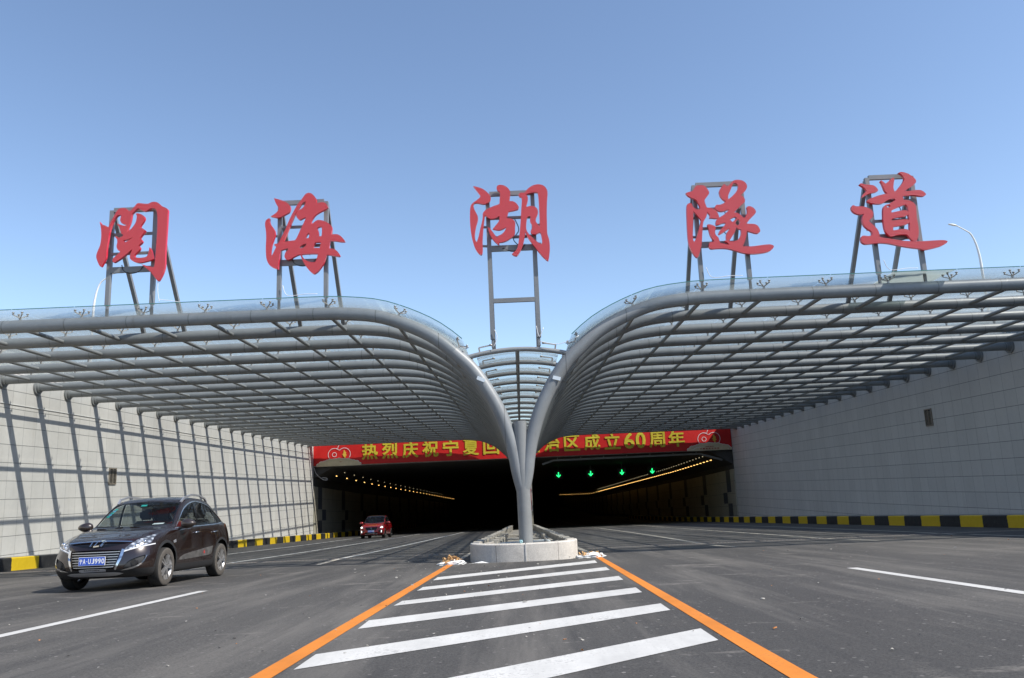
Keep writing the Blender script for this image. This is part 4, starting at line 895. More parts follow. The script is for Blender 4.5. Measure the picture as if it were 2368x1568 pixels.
# ------------------------------------------------------------------ median planter around the pillar
pl = tag(empty('median_planter', (0, 20.0, road_z(20))), 'low stone kerbed planter with rounded front around the forked pillar', 'planter')
def pchild(o): o.parent = pl; o.matrix_parent_inverse = Matrix.Translation((0, -20.0, -road_z(20))); return o
def pdir(a): return (1.34*math.sin(a), 20.25-1.05*math.cos(a)**0.75 if math.cos(a) > 0 else 20.25)
PH = 0.43
angs = [-90, -70, -30, 2, 38, 72, 90]
for i, (a0, a1) in enumerate(zip(angs, angs[1:])):
    bm = bmesh.new(); n = 8; ring_ = []
    gap = 0.25 if i != 2 else 0.5
    for q in range(n+1):
        a = R(a0+gap+(a1-a0-2*gap)*q/n); c, s_ = max(0.0, math.cos(a))**0.7, math.sin(a)
        o_, i_ = Vector((1.34*s_, 20.3-1.15*c)), Vector((1.12*s_, 20.3-0.93*c))
        zb = road_z(19.6)
        ring_.append([bm.verts.new((o_.x, o_.y, zb-0.1)), bm.verts.new((o_.x, o_.y, zb+PH-0.02)), bm.verts.new((o_.x*0.99, o_.y+0.012*c, zb+PH)), bm.verts.new((i_.x, i_.y, zb+PH)), bm.verts.new((i_.x, i_.y, zb-0.1))])
    for a, b in zip(ring_, ring_[1:]):
        for k in range(5): bm.faces.new((a[k], a[(k+1) % 5], b[(k+1) % 5], b[k]))
    bm.faces.new(ring_[0]); bm.faces.new(ring_[-1])
    pchild(obj('front_stone', bm, STONE))
bm = bmesh.new(); box(bm, (0.045-0.012, 19.135, road_z(19.6)), (0.045+0.012, 19.17, road_z(19.6)+PH-0.01)); pchild(obj('mortar_joint', bm, WHITE_PAINT))
y = 20.32; i = 0
while y < 68.5:
    ln = 0.98; t = (y-20)/48
    for s in (-1, 1):
        bm = bmesh.new(); zb = road_z(y+0.5); x = s*(1.32-0.26*t)
        h = PH+rnd.uniform(-0.015, 0.02)
        vs = box(bm, (min(x, x-s*0.20), y, zb-0.1), (max(x, x-s*0.20), y+ln-0.012, zb+h))
        for v in vs: v.co.x += rnd.uniform(-0.008, 0.008); v.co.z += rnd.uniform(-0.006, 0.006)
        pchild(obj('side_slab', bm, SLAB))
    y += ln+0.005
# thin upright slabs leaning inside the planter
y = 20.75; inner = 0
while y < 38 and inner < 98:
    for s in (-1, 1):
        st = 0.40 if s < 0 else 0.62
        if s > 0 and inner % 3 == 2: continue
        zb = road_z(y); x = s*(1.02-0.004*(y-20))
        bm = bmesh.new(); w = rnd.uniform(0.20, 0.30) if s < 0 else 0.12; h = PH*rnd.uniform(0.72, 0.98) if s < 0 else PH*rnd.uniform(0.45, 0.75)
        vs = box(bm, (min(x, x-s*w), y, zb-0.05), (max(x, x-s*w), y+(0.07 if s < 0 else 0.45), zb+h))
        for v in vs:
            if v.co.z > zb: v.co.y += 0.05; v.co.x += rnd.uniform(-0.03, 0.03); v.co.z += rnd.uniform(-0.03, 0.03)
        pchild(obj('inner_slab', bm, SLAB)); inner += 1
    y += 0.42
v, f = grid_sheet([-1.12, 0, 1.12], [19.5+1.0*i for i in range(50)], lambda x, y: road_z(y)+0.06)
pchild(raw('bed', v, f, SLAB))
y = 21.2
while y < 45:
    bm = bmesh.new(); zb = road_z(y)+0.06; h = rnd.uniform(0.03, 0.10)
    box(bm, (-0.75+rnd.uniform(-0.1, 0.1), y, zb-0.02), (0.72+rnd.uniform(-0.1, 0.1), y+0.32, zb+h)); pchild(obj('cross_slab', bm, SLAB)); y += 0.95
pp = tag(empty('drain_pipe', (0.3, 22.4, road_z(22.4)+0.06)), 'pale bent pipe lying across the planter behind the pillar', 'pipe')
bm = bmesh.new(); tube(bm, crom([(-1.0, 0.02, 0.02), (-1.0, 0.0, 0.20), (-0.9, 0, 0.27), (-0.2, 0, 0.29), (0.32, 0, 0.31), (0.42, 0, 0.26), (0.44, 0, 0.02)], 5), 0.045, 10); obj('pipe', bm, mat_plain('pale_pipe', (0.5, 0.52, 0.5), 0.45), pp, smooth=True)
bm = bmesh.new(); tube(bm, [(0.28, 0, 0.308), (0.36, 0, 0.305)], 0.06, 10); obj('coupling', bm, STEEL, pp)
bm = bmesh.new(); r_ = bmesh.ops.create_icosphere(bm, subdivisions=2, radius=0.05)
for v_ in bm.verts: v_.co *= rnd.uniform(0.75, 1.15)
lc = obj('crumpled_cup', bm, mat_plain('pale_blue_plastic', (0.25, 0.42, 0.45), 0.4)); lc.location = (-0.06, 19.3, road_z(19.6)+PH+0.035); tag(lc, 'tiny pale blue crumpled cup on the planter front', 'cup')

# ------------------------------------------------------------------ litter by the planter, crumbs on the road
BAG = mat_plain('white_plastic_bag', (0.72, 0.72, 0.70), 0.45)
PEEL = mat_plain('orange_peel', (0.50, 0.30, 0.13), 0.6, 0, 0.3, 20)
def litter(x, y, w, label, bulky):
    root = tag(empty('litter_heap', (x, y, road_z(y))), label, 'litter', 'litter beside the planter')
    bm = bmesh.new(); bmesh.ops.create_icosphere(bm, subdivisions=3, radius=1.0)
    for v in bm.verts:
        n = 0.85+0.2*math.sin(v.co.x*7+v.co.y*5)*math.cos(v.co.y*9-v.co.x*3)+rnd.uniform(-0.05, 0.05)
        v.co = Vector((v.co.x*w*n*1.25, v.co.y*0.20*n-0.05, max(-0.2, v.co.z)*0.095*n*(1.3 if v.co.x > 0 else 0.9)+0.02))
    obj('bag', bm, BAG, root)
    for i in range(34 if bulky else 16):
        bm = bmesh.new(); a = rnd.uniform(0, 6.28); rr = rnd.uniform(0, 1)**0.6
        c = Vector((math.cos(a)*rr*w*0.85, math.sin(a)*rr*0.15-0.03, (0.09+(0.11 if bulky else 0.02)*(1-rr)) + rnd.uniform(-0.02, 0.02)))
        s = rnd.uniform(0.03, 0.075); q = [Vector((rnd.uniform(-s, s), rnd.uniform(-s, s), rnd.uniform(-s, s)*0.8)) for _ in range(7)]
        vs = [bm.verts.new(c+p) for p in q]; bmesh.ops.convex_hull(bm, input=vs)
        obj('peel', bm, PEEL, root)
litter(-1.72, 19.15, 0.30, 'heap of orange peel on a torn white bag by the stone end near the cars', True)
litter(1.60, 19.85, 0.34, 'flat white bag with few orange scraps at the orange line corner', False)
pb = tag(empty('paper_scrap', (-1.05, 19.05, road_z(19.05))), 'torn pale paper scrap lying below the planter front', 'paper')
bm = bmesh.new(); vs = [bm.verts.new(p) for p in ((-0.28, -0.03, 0.006), (-0.05, -0.07, 0.02), (0.22, -0.02, 0.01), (0.05, 0.02, 0.05), (-0.12, 0.04, 0.025))]; bm.faces.new(vs); bmesh.ops.solidify(bm, geom=bm.faces[:], thickness=0.004); obj('sheet', bm, BAG, pb)
cols = [mat_plain('pale_crumb', (0.36, 0.34, 0.30), 0.8), mat_plain('orange_crumb', (0.50, 0.20, 0.06), 0.7), mat_plain('grey_stone', (0.16, 0.15, 0.14), 0.8)]
bm = bmesh.new()
for i in range(420):
    y = rnd.uniform(3.5, 24)**1.0; x = rnd.uniform(-1, 1)*(3+0.72*y)
    if i % 3 == 0: x = rnd.gauss(-1.6, 1.0)
    s = rnd.uniform(0.006, 0.016) if rnd.random() < 0.93 else rnd.uniform(0.016, 0.026)
    q = [Vector((rnd.uniform(-s, s)*1.3, rnd.uniform(-s, s), rnd.uniform(0, s))) for _ in range(6)]
    vs = [bm.verts.new(Vector((x, y, road_z(y)+0.005))+p) for p in q]
    r_ = bmesh.ops.convex_hull(bm, input=vs); mi = rnd.choice((0, 0, 0, 1, 2, 2))
    for e in r_['geom']:
        if isinstance(e, bmesh.types.BMFace): e.material_index = mi
tag(obj('gravel', bm, cols), kind='stuff')
for i, (x, y) in enumerate(((-3.6, 17.2), (-0.9, 17.9), (-3.9, 18.6), (9.2, 17.3), (11.7, 16.1), (12.6, 13.5), (-2.4, 15.1), (6.2, 19.0), (-7.9, 10.5), (2.6, 9.0))):
    bm = bmesh.new(); q = [Vector((rnd.uniform(-.03, .03), rnd.uniform(-.025, .025), rnd.uniform(0, .028))) for _ in range(12)]
    bmesh.ops.convex_hull(bm, input=[bm.verts.new(p) for p in q])
    o = obj('loose_stone', bm, cols[2 if i % 3 else 0]); o.location = (x, y, road_z(y)); tag(o, 'small loose stone on the bare asphalt', 'stone', 'loose stones on the road')
# ------------------------------------------------------------------ cars
def interp(tab, s):
    """smooth (monotone-ish) interpolation in a list of (s, value)"""
    if s <= tab[0][0]: return tab[0][1]
    for i in range(len(tab)-1):
        a, b = tab[i], tab[i+1]
        if s <= b[0]:
            def slope(k):
                if k <= 0 or k >= len(tab)-1: return 0 if k <= 0 else (tab[-1][1]-tab[-2][1])/(tab[-1][0]-tab[-2][0])
                d0 = (tab[k][1]-tab[k-1][1])/(tab[k][0]-tab[k-1][0]); d1 = (tab[k+1][1]-tab[k][1])/(tab[k+1][0]-tab[k][0])
                return 0 if d0*d1 <= 0 else 2*d0*d1/(d0+d1)
            h = b[0]-a[0]; t = (s-a[0])/h; m0, m1 = slope(i)*h, slope(i+1)*h
            if i == 0: m0 = (b[1]-a[1])*1.3
            return (2*t**3-3*t*t+1)*a[1]+(t**3-2*t*t+t)*m0+(-2*t**3+3*t*t)*b[1]+(t**3-t*t)*m1
    return tab[-1][1]
def pip(p, poly):
    c = False; n = len(poly)
    for i in range(n):
        (x1, y1), (x2, y2) = poly[i], poly[i-1]
        if (y1 > p[1]) != (y2 > p[1]) and p[0] < (x2-x1)*(p[1]-y1)/(y2-y1)+x1: c = not c
    return c
class Shell:
    """car body surface whose regions can be cut out along an outline"""
    def __init__(s, bm): s.bm = bm
    def cut(s, poly, view, filt):
        """view: 'side' outline in (y, z), 'front' outline in (x, z); returns the faces inside"""
        ax = (1, 2) if view == 'side' else (0, 2)
        dirv = Vector((1, 0, 0)) if view == 'side' else Vector((0, 1, 0))
        lo = [min(p[k] for p in poly)-0.03 for k in (0, 1)]; hi = [max(p[k] for p in poly)+0.03 for k in (0, 1)]
        def near(f):
            us = [v.co[ax[0]] for v in f.verts]; ws = [v.co[ax[1]] for v in f.verts]
            return max(us) > lo[0] and min(us) < hi[0] and max(ws) > lo[1] and min(ws) < hi[1] and filt(f)
        faces = [f for f in s.bm.faces if near(f)]
        n = len(poly)
        for i in range(n):
            a, b = poly[i], poly[(i+1) % n]
            d = [0, 0, 0]; d[ax[0]] = b[0]-a[0]; d[ax[1]] = b[1]-a[1]
            co = [0, 0, 0]; co[ax[0]] = a[0]; co[ax[1]] = a[1]
            no = Vector(d).cross(dirv)
            if no.length < 1e-9: continue
            # only the faces the edge itself comes near
            e0, e1 = Vector(a), Vector(b)
            part = []; other = []
            for f in faces:
                c = f.calc_center_median(); p = Vector((c[ax[0]], c[ax[1]]))
                r = max((v.co-c).length for v in f.verts)
                t = max(0, min(1, (p-e0).dot(e1-e0)/max(1e-9, (e1-e0).length_squared)))
                (part if (p-(e0+(e1-e0)*t)).length < r+0.002 else other).append(f)
            if not part: continue
            geom = list({v for f in part for v in f.verts})+list({e for f in part for e in f.edges})+part
            r = bmesh.ops.bisect_plane(s.bm, geom=geom, plane_co=co, plane_no=no.normalized(), dist=1e-5)
            faces = other+[g for g in r['geom'] if isinstance(g, bmesh.types.BMFace)]
        faces = [f for f in set(faces) if f.is_valid]
        out = []
        for f in faces:
            c = f.calc_center_median()
            if pip((c[ax[0]], c[ax[1]]), poly): out.append(f)
        return out
    def take(s, faces, name, mats, parent, push=0.0, keep=False):
        bm2 = bmesh.new(); mp = {}
        for f in faces:
            for v in f.verts:
                if v not in mp: mp[v] = bm2.verts.new(v.co + v.normal*push)
        for f in faces:
            try:
                g = bm2.faces.new([mp[v] for v in f.verts]); g.smooth = True; g.material_index = f.material_index if isinstance(mats, list) else 0
            except ValueError: pass
        if not keep: bmesh.ops.delete(s.bm, geom=faces, context='FACES')
        me = bpy.data.meshes.new(name); bm2.to_mesh(me); bm2.free()
        return link(name, me, mats, parent)
def grow(poly, d):
    """offset an outline outwards by d"""
    n = len(poly); area = sum(poly[i-1][0]*poly[i][1]-poly[i][0]*poly[i-1][1] for i in range(n)); sg = 1 if area > 0 else -1
    out = []
    for i in range(n):
        a, b, c = Vector(poly[i-1]), Vector(poly[i]), Vector(poly[(i+1) % n])
        n1 = Vector(((b-a).y, -(b-a).x)).normalized()*sg; n2 = Vector(((c-b).y, -(c-b).x)).normalized()*sg
        m = (n1+n2); m = m/max(0.35, m.length_squared)*2 if m.length > 1e-6 else n1
        out.append(tuple(b+m*d))
    return out
def rounded(poly, sub=3): return [tuple(p) for p in smooth_outline(poly, sub)]
def mir(poly): return [(-a, b) for a, b in poly]

CAR_GLASS = mat_glass('car_glass', (0.66, 0.72, 0.71), 0.008, 0.01, (0.4, 0.45, 0.45))
SIDE_GLASS = mat_glass('tinted_car_glass', (0.42, 0.45, 0.45), 0.01, 0.01, (0.3, 0.3, 0.3))
BLACK_PLASTIC = mat_plain('black_plastic', (0.022, 0.022, 0.023), 0.55, 0, 0.15, 8)
GLOSS_BLACK = mat_plain('gloss_black', (0.006, 0.006, 0.007), 0.12)
GAP = mat_plain('panel_gap', (0.004, 0.004, 0.004), 0.9)
CHROME = mat_plain('chrome', (0.72, 0.73, 0.75), 0.12, 1.0)
SATIN = mat_plain('satin_silver', (0.52, 0.53, 0.55), 0.35, 0.7)
TYRE = mat_plain('dusty_tyre', (0.085, 0.075, 0.064), 0.85, 0, 0.25, 12)
TYRE_TREAD = mat_plain('tyre_rubber', (0.020, 0.019, 0.018), 0.85)
RIM = mat_plain('alloy_rim', (0.44, 0.43, 0.42), 0.35, 0.7, 0.15, 10)
INTERIOR = mat_plain('car_interior', (0.018, 0.018, 0.02), 0.8)
SEAT_CLOTH = mat_plain('seat_cloth', (0.05, 0.05, 0.055), 0.85)
PLATE_BLUE = mat_plain('plate_blue', (0.03, 0.10, 0.52), 0.35)
PLATE_WHITE = mat_plain('plate_white', (0.78, 0.79, 0.80), 0.4)
LENS_DARK = mat_plain('lamp_recess', (0.06, 0.062, 0.068), 0.2, 0.6)
def mat_paint_car(name, c, metal=0.3, dust=(0.2, 0.17, 0.14)):
    t = NT(name); v = t.coords()
    s = t.add('ShaderNodeSeparateXYZ'); t.l.new(v, s.inputs[0])
    d = t.noise(v, 5, 6, 0.7)
    low = t.math('SUBTRACT', 1.0, t.math('DIVIDE', s.outputs['Z'], 0.75), clamp=True)
    k = t.math('MULTIPLY', t.math('MULTIPLY', low, low), t.math('MULTIPLY', d, 0.25))
    t.base(t.mix(k, c, dust)); t.set(Roughness=t.math('MULTIPLY_ADD', k, 0.6, 0.26), Metallic=metal)
    t.b.inputs['Coat Weight'].default_value = 1.0; t.b.inputs['Coat Roughness'].default_value = 0.035
    return t.m
LENS = None
def mat_headlamp():
    t = NT('headlamp_glass'); v = t.coords()
    vo = t.add('ShaderNodeTexVoronoi'); t.l.new(t.mapping(v, (1, 1, 1.6)), vo.inputs['Vector']); vo.inputs['Scale'].default_value = 13
    c = t.ramp(vo.outputs['Distance'], [(0.1, (0.78, 0.80, 0.84)), (0.35, (0.42, 0.45, 0.50)), (0.62, (0.10, 0.11, 0.13))])
    t.base(c); t.set(Roughness=0.12, Metallic=0.35)
    t.b.inputs['Coat Weight'].default_value = 1.0; t.b.inputs['Coat Roughness'].default_value = 0.02
    t.bump(vo.outputs['Distance'], 0.5, 0.02)
    return t.m
LENS = mat_headlamp()

def wheel(parent, x, y, r, side, spokes, rim_mat, dusty=True):
    w = 0.225
    root = empty('wheel', (x, y, r)); root.parent = parent
    bm = bmesh.new(); n = 48
    prof = [(r*0.66, 0.5), (r*0.72, 0.505), (r*0.88, 0.52), (r*0.96, 0.47), (r*0.995, 0.36), (r, 0.15), (r, -0.15), (r*0.995, -0.36), (r*0.96, -0.47), (r*0.88, -0.52), (r*0.72, -0.505), (r*0.66, -0.5)]
    rings = [[bm.verts.new((a*w, q*math.cos(2*math.pi*k/n), q*math.sin(2*math.pi*k/n))) for q, a in prof] for k in range(n)]
    for k in range(n):
        A, B = rings[k], rings[(k+1) % n]
        for i in range(len(prof)-1):
            f = bm.faces.new((A[i], A[i+1], B[i+1], B[i])); f.smooth = True; f.material_index = 0 if i in (0, 1, 2, 8, 9, 10) else 1
    obj('tyre', bm, [TYRE if dusty else TYRE_TREAD, TYRE_TREAD], root)
    bm = bmesh.new(); ro = r*0.675; f_ = side*w*0.44
    prof = [(ro, side*w*0.5), (ro, side*w*0.46), (ro*0.94, side*w*0.42), (ro*0.92, -side*w*0.3)]
    rings = [[bm.verts.new((a, q*math.cos(2*math.pi*k/n), q*math.sin(2*math.pi*k/n))) for q, a in prof] for k in range(n)]
    for k in range(n):
        A, B = rings[k], rings[(k+1) % n]
        for i in range(len(prof)-1): bm.faces.new((A[i], A[i+1], B[i+1], B[i])).smooth = True
    for k in range(spokes):
        for dlt in (-0.16, 0.16):
            a0, a1 = 2*math.pi*k/spokes+dlt*1.35, 2*math.pi*k/spokes+dlt*0.95
            p0 = Vector((f_*0.97, ro*0.18*math.cos(a0), ro*0.18*math.sin(a0))); p1 = Vector((f_, ro*0.95*math.cos(a1), ro*0.95*math.sin(a1)))
            bar(bm, p0, p1, 0.030, 0.035, (1, 0, 0))
    tube(bm, [(f_-side*0.03, 0, 0), (f_+side*0.008, 0, 0)], ro*0.24, 16)
    obj('rim', bm, rim_mat, root, smooth=False)
    bm = bmesh.new(); tube(bm, [(side*w*0.02, 0, 0), (side*w*0.06, 0, 0)], ro*0.9, 24); obj('brake_disc', bm, LENS_DARK, root)
    return root

def build_car(P):
    root = tag(empty(P['name'], P['loc']), P['label'], 'car')
    root.rotation_euler = (P['pitch'], 0, P.get('yaw', 0)); sc = P.get('scale', 1.0); root.scale = (sc, sc, sc)
    T = P['tab']; L = P['L']
    smp = [0, 0.015, 0.04, 0.08, 0.13]+[0.19+0.055*i for i in range(int((L-0.38)/0.055)+1)]
    smp += [L-0.13, L-0.08, L-0.04, L-0.015, L]
    NH = 50
    def half(s):
        g = lambda k: interp(T[k], s)
        zb, wm, zs, wb, zt, wt = g('zb'), g('wm'), g('zs'), g('wb'), g('zt'), g('wt')
        zm = zb+(zs-zb)*0.52
        gh = max(0.0, zt-zs)
        c = [(0, zb), (wm*0.55, zb), (wm*0.86, zb+0.012), (wm*0.955, zb+0.07), (wm*0.985, zb+(zm-zb)*0.55), (wm, zm), ((wm*0.55+wb*0.45), zm+(zs-zm)*0.62),
             (wb, zs), (wb-0.045, zs+min(0.03, gh*0.35)), (wb*0.5+wt*0.5-0.012, zs+gh*0.50), (wt, zs+gh*0.86), (wt*0.90, zs+gh*0.945), (wt*0.55, zs+gh*0.985), (0, zt)]
        pts = crom([(a, b, 0) for a, b in c], 6)
        # even spacing
        d = [0]
        for a, b in zip(pts, pts[1:]): d.append(d[-1]+(b-a).length)
        out = []; j = 0
        for k in range(NH+1):
            # keep control-point alignment: use parameter, not arclength
            t = k/NH*(len(pts)-1); i = min(int(t), len(pts)-2); f = t-i
            p = pts[i]*(1-f)+pts[i+1]*f; out.append((max(0.0, p.x), p.y))
        return out
    def warp(x, s, z):
        u = abs(x)/0.9
        ff = max(0.0, 1-s/1.05)**1.4; fr = max(0.0, 1-(L-s)/0.9)**1.4
        ds = ff*(P['nose']*u**2.3 + interp(P['lean'], z))
        ds += 0.16*u*u*max(0.0, 1-abs(s-1.35)/0.75)*(1 if z > 0.9 else 0.3)*(1-ff)
        ds -= fr*(0.20*u**2.4 + interp(P['tail'], z))
        return Vector((x, s+ds, z))
    bm = bmesh.new(); rings = []
    def ringv(h, s, k=1.0, zc=0.0):
        vs = []
        full = h + [(-a, b) for a, b in h[-2:0:-1]]
        for a, b in full:
            vs.append(bm.verts.new(warp(a*k, s, zc+(b-zc)*(k if k < 1 else 1))))
        return vs
    h0 = half(smp[0]); z0 = (h0[0][1]+h0[-1][1])/2
    for k in (0.02, 0.15, 0.3, 0.45, 0.6, 0.75, 0.88, 0.96): rings.append(ringv(h0, 0.0, k, z0))
    for s in smp: rings.append(ringv(half(s), s))
    h1 = half(smp[-1]); z1 = (h1[0][1]+h1[-1][1])/2
    for k in (0.96, 0.8, 0.6, 0.4, 0.2, 0.02): rings.append(ringv(h1, L, k, z1))
    n = len(rings[0])
    for A, B in zip(rings, rings[1:]):
        for k in range(n): bm.faces.new((A[k], A[(k+1) % n], B[(k+1) % n], B[k])).smooth = True
    bm.faces.new(rings[0][::-1]); bm.faces.new(rings[-1])
    bmesh.ops.recalc_face_normals(bm, faces=bm.faces)
    bm.normal_update()
    bvh = BVHTree.FromBMesh(bm)
    def on_front(x, z, out=0.0):
        h = bvh.ray_cast(Vector((x, -3, z)), Vector((0, 1, 0)))
        return (h[0]+h[1]*out) if h[0] else Vector((x, 0.2, z))
    def on_side(s, y, z, out=0.0):
        h = bvh.ray_cast(Vector((s*3, y, z)), Vector((-s, 0, 0)))
        return (h[0]+h[1]*out) if h[0] else Vector((s*0.9, y, z))
    def on_top(x, y, out=0.0):
        h = bvh.ray_cast(Vector((x, y, 4)), Vector((0, 0, -1)))
        return (h[0]+h[1]*out) if h[0] else Vector((x, y, 1.5))
    S = Shell(bm)
    paint = P['paint']; fa, ra = P['fa'], P['ra']; wr = P['wr']
    side_f = {s: (lambda f, s=s: f.calc_center_median().x*s > 0.05 and f.normal.x*s > 0.12) for s in (-1, 1)}
    front_f = lambda f: f.normal.y < -0.18 and f.calc_center_median().y < 1.0
    nose_f = lambda f: f.calc_center_median().y < 1.0 and (f.normal.y < -0.05 or f.normal.z > 0.2)
    # wheel arches
    for s in (-1, 1):
        for cy in (fa, ra):
            R0 = wr+0.075
            arc = [(cy+R0*math.cos(a), wr+0.01+R0*math.sin(a)) for a in (R(-35+10*i) for i in range(26))]
            arc[0] = (arc[0][0], 0.02); arc[-1] = (arc[-1][0], 0.02)
            if P.get('arch_trim'):
                big = [(cy+(R0+0.055)*math.cos(a), wr+0.01+(R0+0.055)*math.sin(a)) for a in (R(-35+10*i) for i in range(26))]
                big[0] = (big[0][0], 0.02); big[-1] = (big[-1][0], 0.02)
                for f in S.cut(big, 'side', side_f[s]): f.material_index = 1
            fs = S.cut(arc, 'side', lambda f: f.calc_center_median().x*s > 0.52)
            bmesh.ops.delete(bm, geom=fs, context='FACES')
    # black lower cladding
    zc = P['clad']
    r = bmesh.ops.bisect_plane(bm, geom=bm.verts[:]+bm.edges[:]+bm.faces[:], plane_co=(0, 0, zc), plane_no=(0, 0, 1), dist=1e-5)
    for f in bm.faces:
        if f.calc_center_median().z < zc: f.material_index = 1
    # side windows, doors
    for s in (-1, 1):
        dlo = rounded(P['dlo'], 2)
        ring_ = S.cut(grow(dlo, 0.022), 'side', lambda f: side_f[s](f) and f.calc_center_median().z > 0.85)
        inner = set(S.cut(dlo, 'side', lambda f: side_f[s](f) and f.calc_center_median().z > 0.85))
        ring_ = [f for f in bm.faces if f not in inner and f.is_valid and side_f[s](f) and f.calc_center_median().z > 0.85 and pip((f.calc_center_median().y, f.calc_center_median().z), grow(dlo, 0.022))]
        if P['chrome_dlo']: S.take(ring_, 'window_trim', CHROME, root, 0.004)
        else:
            for f in ring_: f.material_index = 1
        for x0, x1 in P['pillars']:
            fs = S.cut([(x0, 0.95), (x1, 0.95), (x1-0.03, 1.6), (x0-0.03, 1.6)], 'side', lambda f: f in inner or (side_f[s](f) and f.calc_center_median().z > 0.85 and pip((f.calc_center_median().y, f.calc_center_median().z), dlo)))
            fs = [f for f in fs if pip((f.calc_center_median().y, f.calc_center_median().z), dlo)]
            S.take(fs, 'window_pillar', GLOSS_BLACK, root, 0.002)
        allw = [f for f in bm.faces if side_f[s](f) and f.calc_center_median().z > 0.85 and pip((f.calc_center_median().y, f.calc_center_median().z), dlo)]
        cuts = [-9]+[0.5*(a+b) for a, b in P['pillars']]+[99]
        for a, b in zip(cuts, cuts[1:]):
            fs = [f for f in allw if f.is_valid and a < f.calc_center_median().y < b]
            if fs: S.take(fs, 'side_window', SIDE_GLASS, root, -0.006)
        for poly, hy in P['doors']:
            po = rounded(poly, 2)
            outer = S.cut(grow(po, 0.007), 'side', lambda f: side_f[s](f) and f.calc_center_median().z < 1.2)
            S.cut(po, 'side', lambda f: side_f[s](f) and f.calc_center_median().z < 1.2)
            ins = []
            gp = grow(po, 0.007)
            for f in bm.faces:
                if not side_f[s](f): continue
                c = f.calc_center_median(); q = (c.y, c.z)
                if pip(q, po): ins.append(f)
                elif pip(q, gp): f.material_index = 2
            d = S.take(ins, 'door', [paint, BLACK_PLASTIC, GAP], root)
            hb = bmesh.new(); c0 = on_side(s, hy-0.10, P['hz'], 0.03); c1 = on_side(s, hy+0.10, P['hz']+0.012, 0.03)
            tube(hb, [c0-Vector((s*0.03, 0, 0)), c0, c1, c1-Vector((s*0.03, 0, 0))], 0.014, 8); obj('handle', hb, CHROME if P['chrome_dlo'] else paint, d)
            for dec in P.get('decal', []):
                pass
        for nm, poly, m in P.get('side_patches', []):
            fs = S.cut(rounded(poly, 2), 'side', lambda f: False)
            patch(nm, poly, 'side', s, m, root, on_side)
    # windscreens
    ws = P['screen']
    wfilt = lambda f: 0.9 < f.calc_center_median().y < 2.35 and f.normal.y < -0.12 and f.normal.z > 0.1 and f.calc_center_median().z > 0.95
    rim_ = S.cut(rounded(grow(ws, 0.02), 2), 'front', wfilt); ins = S.cut(rounded(ws, 2), 'front', wfilt)
    rp = rounded(grow(ws, 0.02), 2); ip = rounded(ws, 2); ins = []
    for f in bm.faces:
        if wfilt(f):
            c = f.calc_center_median()
            if pip((c.x, c.z), ip): ins.append(f)
            elif pip((c.x, c.z), rp): f.material_index = 3
    S.take(ins, 'windscreen', CAR_GLASS, root, -0.004)
    rw = P['rear_screen']
    rfilt = lambda f: f.calc_center_median().y > L-1.6 and f.normal.y > 0.1 and f.calc_center_median().z > 0.9
    fs = S.cut(rounded(rw, 2), 'front', rfilt); S.take(fs, 'rear_window', SIDE_GLASS, root, -0.004)
    # bonnet as its own panel
    bn = P['bonnet']; bfilt = lambda f: f.normal.z > 0.35 and f.calc_center_median().y < P['cowl']
    # lamps and grille cut from the nose
    for nm, poly, m, push in P['front_cuts']:
        for q in ((poly, mir(poly)) if P['twin'].get(nm, True) and min(a for a, b in poly) > 0 else (poly,)):
            fs = S.cut(rounded(q, 2), 'front', nose_f)
            if fs: S.take(fs, nm, m, root, push)
    obj_body = None
    for f in bm.faces: f.smooth = True
    me = bpy.data.meshes.new('body'); bm.to_mesh(me)
    obj_body = link('body', me, [paint, BLACK_PLASTIC, GAP, GLOSS_BLACK], root)
    if P.get('roof_mat') is not None:
        me.materials.append(P['roof_mat'])
        for p in me.polygons:
            if p.center.z > P['roof_z'] and abs(p.normal.z) > 0.55: p.material_index = 4
    # wheel wells and underbody
    for s in (-1, 1):
        for cy in (fa, ra):
            b2 = bmesh.new(); nn = 18; R1 = wr+0.07
            vs = [[b2.verts.new((s*x, cy+R1*math.cos(a), wr+0.01+R1*math.sin(a))) for a in (R(-20+220*i/nn) for i in range(nn+1))] for x in (0.50, 0.865)]
            for i in range(nn): b2.faces.new((vs[0][i], vs[0][i+1], vs[1][i+1], vs[1][i]))
            b2.faces.new(vs[0])
            obj('wheel_well', b2, GAP, root)
    for s in (-1, 1):
        for cy in (fa, ra): wheel(root, s*P['track'], cy, wr, s, P['spokes'], P['rim'], P.get('dusty', True))
    return root, on_front, on_side, on_top
def patch(name, poly, view, s, m, parent, proj, out=0.004, dens=0.05):
    """thin sheet that follows the body surface inside an outline"""
    b = bmesh.new(); o = rounded(poly, 3)
    lo = [min(p[k] for p in o) for k in (0, 1)]; hi = [max(p[k] for p in o) for k in (0, 1)]
    fill2d(b, [o], lambda x, y: (x, y, 0))
    for k in (0, 1):
        t = lo[k]+dens
        while t < hi[k]:
            bmesh.ops.bisect_plane(b, geom=b.verts[:]+b.edges[:]+b.faces[:], plane_co=(t, 0, 0) if k == 0 else (0, t, 0), plane_no=(1, 0, 0) if k == 0 else (0, 1, 0)); t += dens
    for v in b.verts: v.co = proj(s, v.co.x, v.co.y, out) if view == 'side' else proj(v.co.x, v.co.y, out)
    for f in b.faces: f.smooth = True
    return obj(name, b, m, parent)
def strip3(name, pts, w, h, m, parent, n=6):
    b = bmesh.new(); 
    for a, c in zip(pts, pts[1:]): bar(b, a, c, w, h)
    return obj(name, b, m, parent)
